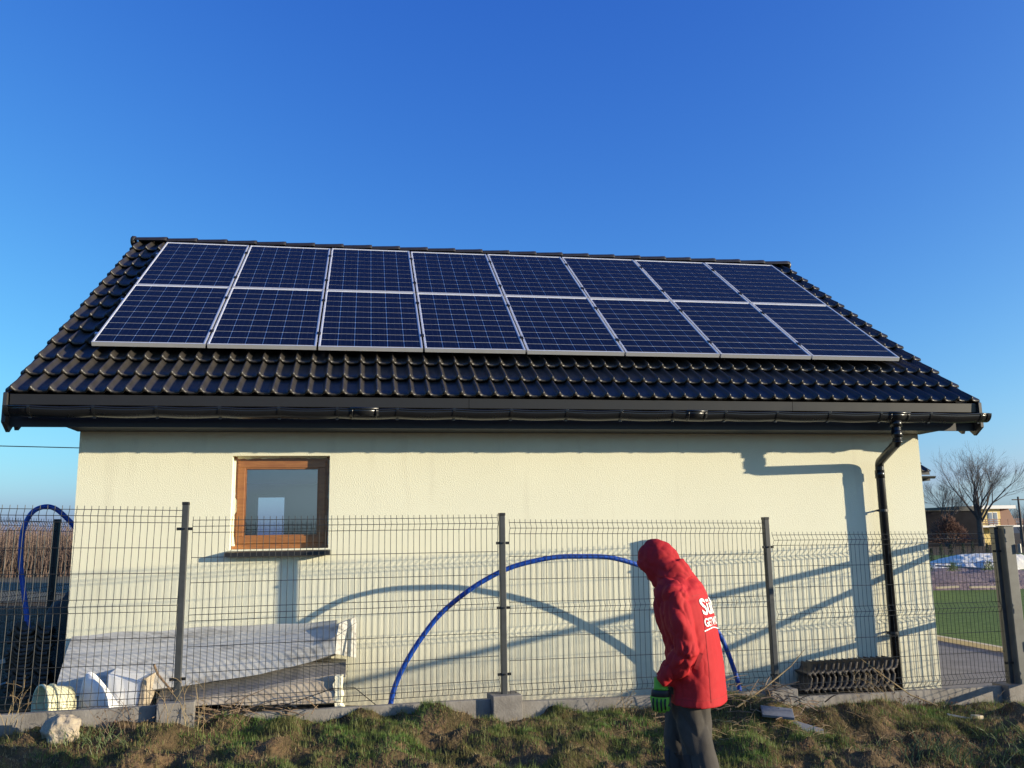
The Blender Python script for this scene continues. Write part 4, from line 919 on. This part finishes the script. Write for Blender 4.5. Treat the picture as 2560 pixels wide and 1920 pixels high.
for i, (xx, yy, r_) in enumerate(((17.7,24.6,.22),(17.0,24.9,.2),(18.9,24.6,.2))):
    mb = MB(); rd = random.Random(i+50)
    for k in range(260):
        a = rd.uniform(0,2*PI); u = rd.random(); c = Vector((xx+r_*math.cos(a)*u, yy+r_*math.sin(a)*u, .35+rd.uniform(0,.3)*(1-u*.5))); d = Vector((rd.gauss(0,1),rd.gauss(0,1),rd.uniform(0,1.5))).normalized()*.10; w = Vector((rd.gauss(0,1),rd.gauss(0,1),0)).normalized()*.012
        mb.add([c-w, c+w, c+d], [(0,1,2)])
    mb.build('mound_weed', M['weed'], label=('yellow green weed tuft in the middle of the gravel mound','weed tuft at the left of the gravel mound','weed tuft at the right of the gravel mound')[i], cat='weeds')
# roof corner of the house behind, seen past the right corner
hr = empty('rear_house', (10.5,19.6,0), 'dark tiled roof corner of a house just behind the right corner of the garage', 'house'); PW[hr.name] = Matrix.Translation(hr.location)
ex = 13.33; mb = MB(); mb.loft([[(x_,19.05,2.97),(x_,19.05,2.90),(x_,24.5,6.33),(x_,24.5,6.42)] for x_ in (ex-6, ex)]); hp('roof', mb, M['tile'], hr)
for k in range(8):
    for c in range(9):
        yy = 19.0+k*.33; part('tile', TILE, hr, Matrix.Translation((ex-2.7+c*.30, yy, 2.98+(yy-19.0)*.633)) @ Matrix.Rotation(math.atan(.633)-.05, 4, 'X'))
mb = MB(); mb.loft([[(x_, 18.93+.06*math.cos(t_), 2.86+.06*math.sin(t_)) for t_ in np.linspace(PI, 2*PI, 9)] for x_ in (ex-6, ex+.03)]); hp('gutter', mb, M['dark_metal'], hr)
mb = MB(); mb.box(ex-6,ex-.02,19.02,19.7,2.76,2.84); hp('soffit', mb, M['soffit'], hr)
mb = MB(); mb.box(ex-6,ex-.7,19.7,26,-.2,2.76); hp('wall', mb, M['stucco'], hr)
# ------------------------------------------------------------------ background left: vines and overhead wire
rd = random.Random(77); mb = MB()
for k in range(5200):
    d = 38+30*rd.random()**1.4; ax_ = rd.uniform(-.42,-.22); x = ax_*d; z = .28; h = rd.uniform(.9,2.3)
    P = [Vector((x,d,z)), Vector((x+rd.gauss(0,.12),d,z+h*.5)), Vector((x+rd.gauss(0,.22),d,z+h))]; q = rd.uniform(.006,.016); mb.tube(P, [q,q*.8,q*.4], 3, cap=False)
    for w in range(2):
        a = P[1].lerp(P[2], rd.random()); mb.tube([a, a+Vector((rd.gauss(0,.22),rd.gauss(0,.1),rd.uniform(.05,.3)))], q*.55, 3, cap=False)
mb.build('shrub_row', M['vine'], kind='stuff')
mb = MB(); mb.tube(cat_rom([(-30,24,4.9),(-18,24,4.35),(-8,24,4.05),(0,24,3.9),(10,24,4.0)], 6), .012, 4); mb.build('overhead_wire', M['black'], label='thin overhead wire crossing the sky left of the garage', cat='wire')

# ------------------------------------------------------------------ the person
M['red_cloth'] = mat('red_cloth', (.43,.020,.025), .72, var=.14, vscale=5, bump=.3, bscale=260, spec=.22, bdist=.002)
M['skin'] = mat('skin', (.50,.27,.19), .5)
M['trouser'] = mat('trouser', (.058,.050,.043), .85, var=.25, vscale=6, bump=.3, bscale=150, bdist=.002)
M['trouser_dark'] = mat('trouser_dark', (.022,.024,.032), .8)
M['glove_green'] = mat('glove_green', (.15,.44,.045), .6)
M['glove_black'] = mat('glove_black', (.015,.017,.02), .6)
M['print_white'] = mat('print_white', (.82,.80,.78), .5)
M['boot'] = mat('boot', (.03,.026,.022), .6)
PA = math.radians(35); PF = Vector((-math.cos(PA), math.sin(PA), 0)); PL = Vector((-math.sin(PA), -math.cos(PA), 0)); PZ = Vector((0,0,1))
P0 = Vector((1.842, 5.0, 0))
def pw(f, l, z): return P0+PF*f+PL*l+PZ*z
def ring_h(f, z, a, b, l=0, n=28, e=2.3, tf=0, tl=0):      # horizontal super-ellipse ring
    out = []
    for k in range(n):
        t = 2*PI*k/n; c, s_ = math.cos(t), math.sin(t)
        x = a*math.copysign(abs(c)**(2/e), c); y = b*math.copysign(abs(s_)**(2/e), s_)
        out.append(pw(f+x, l+y, z+tf*x+tl*y))
    return out
def fused(name, mb, m, parent, voxel=.007, smooth=6, disp=None, cut=None, solid=0, rnd=True):
    me = mb.mesh(name); o = bpy.data.objects.new(name, me); COL.objects.link(o)
    r = o.modifiers.new('r', 'REMESH'); r.mode = 'VOXEL'; r.voxel_size = voxel
    sm = o.modifiers.new('s', 'SMOOTH'); sm.iterations = smooth; sm.factor = .6
    dg = bpy.context.evaluated_depsgraph_get(); ev = o.evaluated_get(dg); me2 = bpy.data.meshes.new_from_object(ev)
    bpy.data.objects.remove(o); bpy.data.meshes.remove(me)
    me2.name = name; me2.materials.clear(); me2.materials.append(m)
    if disp:
        nv = len(me2.vertices); co = np.empty(nv*3, np.float32); me2.vertices.foreach_get('co', co); co = co.reshape(-1,3); no = np.empty(nv*3, np.float32)
        me2.vertices.foreach_get('normal', no); no = no.reshape(-1,3)
        d = np.array([disp(Vector(c), Vector(q)) for c, q in zip(co.tolist(), no.tolist())], np.float32)
        co = co+no*d[:,None]; me2.vertices.foreach_set('co', co.ravel()); me2.update()
    if cut:
        import bmesh
        bm = bmesh.new(); bm.from_mesh(me2); bmesh.ops.delete(bm, geom=[f for f in bm.faces if cut(f.calc_center_median())], context='FACES'); bm.to_mesh(me2); bm.free()
    me2.polygons.foreach_set('use_smooth', [True]*len(me2.polygons))
    o = part(name, me2, parent)
    if solid: sd_ = o.modifiers.new('solid', 'SOLIDIFY'); sd_.thickness = solid; sd_.offset = -1
    return o
def limb(mb, pts, n=18):
    mb.tube([pw(*p[:3]) for p in pts], [p[3] for p in pts], n)
def ell(mb, c, ax, r, n=20, k=12):
    A = [Vector(a) for a in ax]; rings = []
    for j in range(1, k):
        ph = PI*j/k; rings.append([Vector(c)+A[0]*r[0]*math.cos(ph)+(A[1]*r[1]*math.cos(2*PI*i/n)+A[2]*r[2]*math.sin(2*PI*i/n))*math.sin(ph) for i in range(n)])
    mb.loft(rings)
person = empty('person', (P0.x, P0.y, -.08), 'person in a red hooded jacket, grey trousers and green gloves, head bowed', 'person'); PW[person.name] = Matrix.Translation(person.location)
TILT = math.radians(36); CR = (PF*math.sin(TILT)+PZ*math.cos(TILT)); FD = (PF*math.cos(TILT)-PZ*math.sin(TILT))
HC = pw(.130, 0, 1.428)
# body: one continuous figure under the clothes
mb = MB()
mb.loft([ring_h(-.02,.70,.09,.14), ring_h(-.02,.85,.10,.15), ring_h(0,1.0,.10,.15), ring_h(.0,1.15,.10,.15), ring_h(.01,1.25,.08,.13), ring_h(.03,1.30,.06,.08)])
mb.tube([pw(.03,0,1.26), pw(.07,0,1.33), HC-CR*.04-FD*.03], [.06,.055,.055], 14)
ell(mb, HC, (CR, FD, PL), (.108,.092,.074)); ell(mb, HC-CR*.055+FD*.028, (CR, FD, PL), (.055,.055,.050))
mb.tube([HC+FD*.088+CR*.018, HC+FD*.104-CR*.012, HC+FD*.112-CR*.026, HC+FD*.095-CR*.032], [.010,.012,.014,.011], 8)
ell(mb, HC+FD*.088-CR*.058, (PL, FD, CR), (.024,.012,.008), 10, 6); ell(mb, HC+FD*.076-CR*.088, (PL, FD, CR), (.022,.018,.016), 10, 6)
for s_ in (-1,1): ell(mb, HC+PL*.074*s_-CR*.01-FD*.005, (CR, FD, PL), (.03,.018,.010), 10, 6)
ARML = [(.0,.150,1.270,.042),(-.03,.215,1.13,.040),(-.060,.232,.965,.036),(.02,.218,.87,.034),(.095,.20,.785,.024),(.100,.200,.72,.020),(.100,.200,.68,.016)]
ARMR = [(.0,-.150,1.270,.042),(.0,-.235,1.13,.044),(.02,-.245,.965,.038),(.09,-.225,.88,.036),(.15,-.20,.80,.024),(.165,-.20,.74,.020),(.165,-.20,.70,.016)]
LEGL = [(-.032,.085,.76,.085),(-.045,.09,.60,.075),(-.068,.095,.42,.058),(-.100,.10,.24,.054),(-.20,.10,-.18,.038)]
LEGR = [(.032,-.085,.76,.085),(.06,-.09,.60,.075),(.095,-.095,.42,.058),(.085,-.10,.24,.054),(.04,-.10,-.18,.038)]
for Q in (ARML, ARMR, LEGL, LEGR): limb(mb, Q, 14)
for Q in (LEGL, LEGR): f_, l_ = Q[-1][:2]; limb(mb, [(f_-.02,l_,-.20,.034),(f_+.06,l_,-.22,.032),(f_+.14,l_,-.235,.026)], 12)
fused('body', mb, M['skin'], person, .008, 4)
# eyes in the shade of the hood
for s_ in (-1,1):
    mb = MB(); ell(mb, HC+FD*.084+PL*.030*s_+CR*.006, (PL, FD, CR), (.014,.010,.007), 10, 6); hp('eye', mb, M['black'], person, smooth=True)
def crease(sc, seed, rot=0.0):     # flat facets meeting in sharp folds, like stiff shell cloth
    R_ = Matrix.Rotation(rot, 3, 'Y')
    def d(c):
        q = R_ @ c; q = Vector((q.x*sc[0]+seed, q.y*sc[1], q.z*sc[2])); w = Vector((mnoise.noise(q*.8), mnoise.noise(q*.8+Vector((9,0,0))), mnoise.noise(q*.8+Vector((0,9,0)))))*.5
        D = mnoise.voronoi(q+w)[0]; return min(D[1]-D[0], .55)
    return d
# trousers
def cloth_disp(sc, amp, axis=2, seed=0):
    def d(c, n):
        q = Vector((c.x*sc[0]+seed, c.y*sc[1], c.z*sc[2])); w = Vector((mnoise.noise(q*.7), mnoise.noise(q*.7+Vector((5,0,0))), mnoise.noise(q*.7+Vector((0,7,0)))))
        a = 1-abs(mnoise.noise(q+w*1.3))*2.2; b = mnoise.noise(q*2.1+w); return amp*(max(a,-.6)*.8+b*.55)
    return d
TL_ = [(-.03,.080,.80,.115),(-.035,.088,.68,.112),(-.050,.092,.55,.100),(-.068,.095,.42,.091),(-.110,.098,.27,.088),(-.155,.10,.08,.080),(-.195,.10,-.18,.078)]
TR_ = [(.03,-.080,.80,.115),(.045,-.088,.68,.108),(.075,-.092,.55,.097),(.095,-.095,.42,.088),(.085,-.098,.27,.084),(.065,-.10,.08,.078),(.04,-.10,-.18,.076)]
mb = MB(); limb(mb, TL_); limb(mb, TR_); mb.loft([ring_h(0,.70,.11,.17), ring_h(0,.80,.12,.18), ring_h(0,.88,.11,.17)])
tr_ = fused('trousers', mb, M['trouser'], person, .008, 5, (lambda g: (lambda c, n: .026*g(c)-.008))(crease((7,7,4), 11, .4)))
# dark knee patches
bvh = BVHTree.FromPolygons([v.co[:] for v in tr_.data.vertices], [p.vertices[:] for p in tr_.data.polygons])
for Q, l_ in ((TL_, .095), (TR_, -.095)):
    V = []; nn = 9; mm = 12
    for j in range(mm+1):
        z = .385-.30*j/mm; f_ = np.interp(-z, [-q[2] for q in Q], [q[0] for q in Q])
        for i in range(nn+1):
            ph = math.radians(-62+124*i/nn); d = (PF*math.cos(ph)+PL*math.sin(ph)); o_ = pw(f_, l_, z+(.03 if l_ > 0 else 0)*math.sin(ph)); h_ = bvh.ray_cast(o_+d*.3, -d, .6)
            V.append(tuple((h_[0]+d*.0035) if h_[0] else (o_+d*.09)))
    Fq = [(j*(nn+1)+i, j*(nn+1)+i+1, (j+1)*(nn+1)+i+1, (j+1)*(nn+1)+i) for j in range(mm) for i in range(nn)]
    me = bpy.data.meshes.new('knee_patch'); me.from_pydata(V, [], Fq); me.update(); me.materials.append(M['trouser_dark']); me.polygons.foreach_set('use_smooth', [True]*len(me.polygons)); part('knee_patch', me, person)
for Q in (TL_, TR_):
    mb = MB(); f_, l_ = Q[-1][:2]; limb(mb, [(f_-.06,l_,-.14,.050),(f_-.045,l_,-.23,.052),(f_,l_,-.23,.050),(f_+.08,l_,-.24,.046),(f_+.15,l_,-.25,.036)], 14); limb(mb, [(f_-.01,l_,-.08,.056),(f_-.01,l_,-.22,.055)], 14)
    fused('boot', mb, M['boot'], person, .008, 4)
# jacket: torso and sleeves in one cloth
mb = MB()
mb.loft([ring_h(-.062,.665,.150,.232,tf=.05), ring_h(-.062,.72,.148,.228), ring_h(-.060,.85,.145,.222), ring_h(-.035,1.0,.152,.225), ring_h(-.012,1.12,.155,.228), ring_h(.008,1.22,.150,.226), ring_h(.022,1.29,.135,.208), ring_h(.036,1.335,.106,.158), ring_h(.055,1.375,.088,.100), ring_h(.085,1.41,.080,.085)])
mb.tube([pw(-.010,0,1.26), pw(.045,0,1.345), HC-CR*.05-FD*.055], [.115,.100,.080], 22)
limb(mb, [(.012,.145,1.292,.072),(-.002,.195,1.258,.074),(-.030,.228,1.13,.071),(-.052,.238,1.04,.070),(-.062,.240,.965,.072),(-.022,.230,.905,.069),(.035,.216,.85,.064),(.080,.204,.80,.058)], 20)
limb(mb, [(.022,-.150,1.295,.075),(.012,-.205,1.262,.080),(.0,-.240,1.13,.078),(.01,-.25,.965,.076),(.08,-.23,.88,.068),(.14,-.206,.815,.058)], 20)
cA = crease((8,8,4.2), 2, .5); cB = crease((15,15,9), 6, -.6); cH = crease((12,12,7), 4, .9)
def jdisp(c, n):
    rel = c-P0; l = rel.dot(PL); f = rel.dot(PF); back = max(0, min(1, (-f-.07)/.05)); arm = max(0, min(1, (l-.15)/.04))
    hem = max(0, min(1, (c.z-.67)/.06)); low = .5+.5*mnoise.noise(c*3.1)
    e = math.exp(-((c.z-.92)/.12)**2)*arm
    k = (1-.80*back)
    return (-.010+.038*cA(c))*k*(.35+.65*hem)+(.022*cB(c)-.005)*(k*low*.8+.8*e)
jk = fused('jacket', mb, M['red_cloth'], person, .0065, 5, jdisp)
# hood
mb = MB(); ell(mb, HC+CR*.010-FD*.004, (CR, FD, PL), (.143,.121,.107), 26, 16); mb.tube([pw(.020,0,1.30), pw(.070,0,1.375), HC-CR*.03-FD*.03], [.108,.112,.106], 22)
ell(mb, HC-CR*.075+FD*.035, (CR, FD, PL), (.060,.078,.075), 20, 12)
ell(mb, HC+FD*.066+CR*.060, (CR, FD, PL), (.050,.046,.078), 20, 12)
def hd(c, n): return -.005+.018*cH(c)+.007*cB(c)
def hcut(c):
    d = (Vector(c)-HC); u_, v_, w_ = d.dot(FD), d.dot(CR), d.dot(PL); return u_ > .05 and (v_-.000)**2/.042**2+w_**2/.060**2 < 1
hood = fused('hood', mb, M['red_cloth'], person, .0065, 6, hd, hcut, .004)
# gloves
def glove(A, side):
    g = MB(); (f0,l0,z0,_), (f1,l1,z1,_) = A[4], A[6]
    limb(g, [(f0,l0,z0+.03,.040),(f0+.003,l0,z0-.03,.040)], 16)
    rr = lambda f, z, a, b: ring_h(f, z, a, b, l=l1, n=20)
    g.loft([rr(f0+.003,z0-.02,.038,.030), rr(f0+.006,z0-.055,.048,.026), rr(f0+.008,z0-.095,.050,.024), rr(f0+.008,z0-.112,.046,.020)])
    base = z0-.10
    for k, (off, ln) in enumerate(((.036,.9),(.013,1.0),(-.010,.96),(-.032,.78))):
        x = f0+.008+off; limb(g, [(x,l1+.004*side,base+.01,.0125),(x+.002,l1+.010*side,base-.022*ln,.0125),(x+.002,l1+.003*side,base-.046*ln,.0118),(x-.002,l1-.018*side,base-.056*ln,.0112),(x-.004,l1-.032*side,base-.042*ln,.0105)], 10)
    limb(g, [(f0+.035,l1,z0-.05,.014),(f0+.058,l1-.008*side,z0-.078,.0135),(f0+.060,l1-.020*side,z0-.108,.0125),(f0+.050,l1-.028*side,z0-.128,.011)], 10)
    o = fused('glove', g, M['glove_green'], person, .0035, 3)
    b = MB(); b.loft([rr(f0+.005,z0-.035,.048,.034), rr(f0+.006,z0-.037,.051,.036), rr(f0+.008,z0-.070,.054,.0335), rr(f0+.008,z0-.072,.050,.030)]); hp('wrist_band', b, M['glove_black'], o, smooth=True)
    for k, (off, ln) in enumerate(((.036,.9),(.013,1.0),(-.010,.96),(-.032,.78))):
        x = f0+.008+off; b = MB(); limb(b, [(x,l1+.020*side,base+.020,.0050),(x+.002,l1+.0235*side,base-.004,.0060),(x+.002,l1+.0215*side,base-.022*ln,.0055),(x+.002,l1+.014*side,base-.048*ln,.0050)], 8); hp('finger_guard', b, M['glove_black'], o, smooth=True)
    return o
glove(ARML, 1); glove(ARMR, -1)
# print across the back
bj = BVHTree.FromPolygons([v.co[:] for v in jk.data.vertices], [p.vertices[:] for p in jk.data.polygons])
def back_print(body, size, zc, width, name):
    cu = bpy.data.curves.new(name, 'FONT'); cu.body = body; cu.size = size; cu.align_x = 'CENTER'; cu.align_y = 'CENTER'; cu.offset = size*.022; cu.resolution_u = 3
    o = bpy.data.objects.new(name, cu); COL.objects.link(o); dg = bpy.context.evaluated_depsgraph_get(); me = bpy.data.meshes.new_from_object(o.evaluated_get(dg)); bpy.data.objects.remove(o)
    import bmesh
    bm = bmesh.new(); bm.from_mesh(me); bmesh.ops.remove_doubles(bm, verts=bm.verts, dist=1e-5)
    bmesh.ops.triangulate(bm, faces=bm.faces)
    for _ in range(3):
        lg = [e for e in bm.edges if e.calc_length() > .014]
        if lg: bmesh.ops.subdivide_edges(bm, edges=lg, cuts=1); bmesh.ops.triangulate(bm, faces=[f for f in bm.faces if len(f.verts) > 3])
    xs_ = [v.co.x for v in bm.verts]; sc = width/(max(xs_)-min(xs_))
    for v in bm.verts:
        org = pw(-.6, -v.co.x*sc, zc+v.co.y); h_ = bj.ray_cast(org, PF, 1.0); v.co = (h_[0]-PF*.0045+h_[1]*0) if h_[0] else pw(-.18, -v.co.x*sc, zc+v.co.y)
    bm.to_mesh(me); bm.free(); me.materials.clear(); me.materials.append(M['print_white']); part(name, me, person)
back_print('SüN', .122, 1.190, .25, 'back_lettering')
back_print('GETWORK', .062, 1.108, .28, 'back_lettering')
V = []; 
for i in range(25):
    l = .15-.30*i/24
    for dz in (-.003, .003):
        z = 1.066+.012*math.sin(i/24*PI*1.6)+dz; h_ = bj.ray_cast(pw(-.6, l, z), PF, 1.0); V.append(tuple(h_[0]-PF*.004) if h_[0] else tuple(pw(-.18,l,z)))
me = bpy.data.meshes.new('back_underline'); me.from_pydata(V, [], [(2*i,2*i+1,2*i+3,2*i+2) for i in range(24)]); me.update(); me.materials.append(M['print_white']); part('back_underline', me, person)

person.matrix_world = Matrix.Translation((1.695, 4.60, .054)) @ Matrix.Scale(.92, 4)

# seams and pocket flap on the jacket
M['red_seam'] = mat('red_seam', (.33,.014,.018), .8)
def seam(name, pts, w, lift=.002):       # pts: (origin, direction) rays towards the cloth
    P = []
    for o_, d in pts:
        h_ = bj.ray_cast(o_, d, 1.0)
        if h_[0]: P.append(h_[0]-d*lift)
    if len(P) < 3: return
    V = []
    for i, p in enumerate(P):
        t = (P[min(i+1, len(P)-1)]-P[max(i-1, 0)]).normalized(); d = pts[min(i, len(pts)-1)][1]; s_ = t.cross(d).normalized()*w/2; V += [tuple(p-s_), tuple(p+s_)]
    me = bpy.data.meshes.new(name); me.from_pydata(V, [], [(2*i,2*i+1,2*i+3,2*i+2) for i in range(len(P)-1)]); me.update(); me.materials.append(M['red_seam']); part(name, me, person)
seam('side_seam', [(pw(-.6*math.cos(.95)-.05, .6*math.sin(.95), z), (PF*math.cos(.95)-PL*math.sin(.95))) for z in np.linspace(.69, 1.15, 26)], .004)
seam('yoke_seam', [(pw(-.6, l, 1.262-.25*l*l), PF) for l in np.linspace(-.15, .15, 24)], .004)
seam('hem_seam', [(pw(-.06-.6*math.cos(a), .6*math.sin(a), .705), PF*math.cos(a)-PL*math.sin(a)) for a in np.linspace(-1.2, 2.6, 50)], .003)
seam('pocket_flap', [(pw(-.6*math.cos(1.15)-.05+.04*t, .6*math.sin(1.15), .955-.085*t), (PF*math.cos(1.15)-PL*math.sin(1.15))) for t in np.linspace(0, 1, 10)], .022, .005)
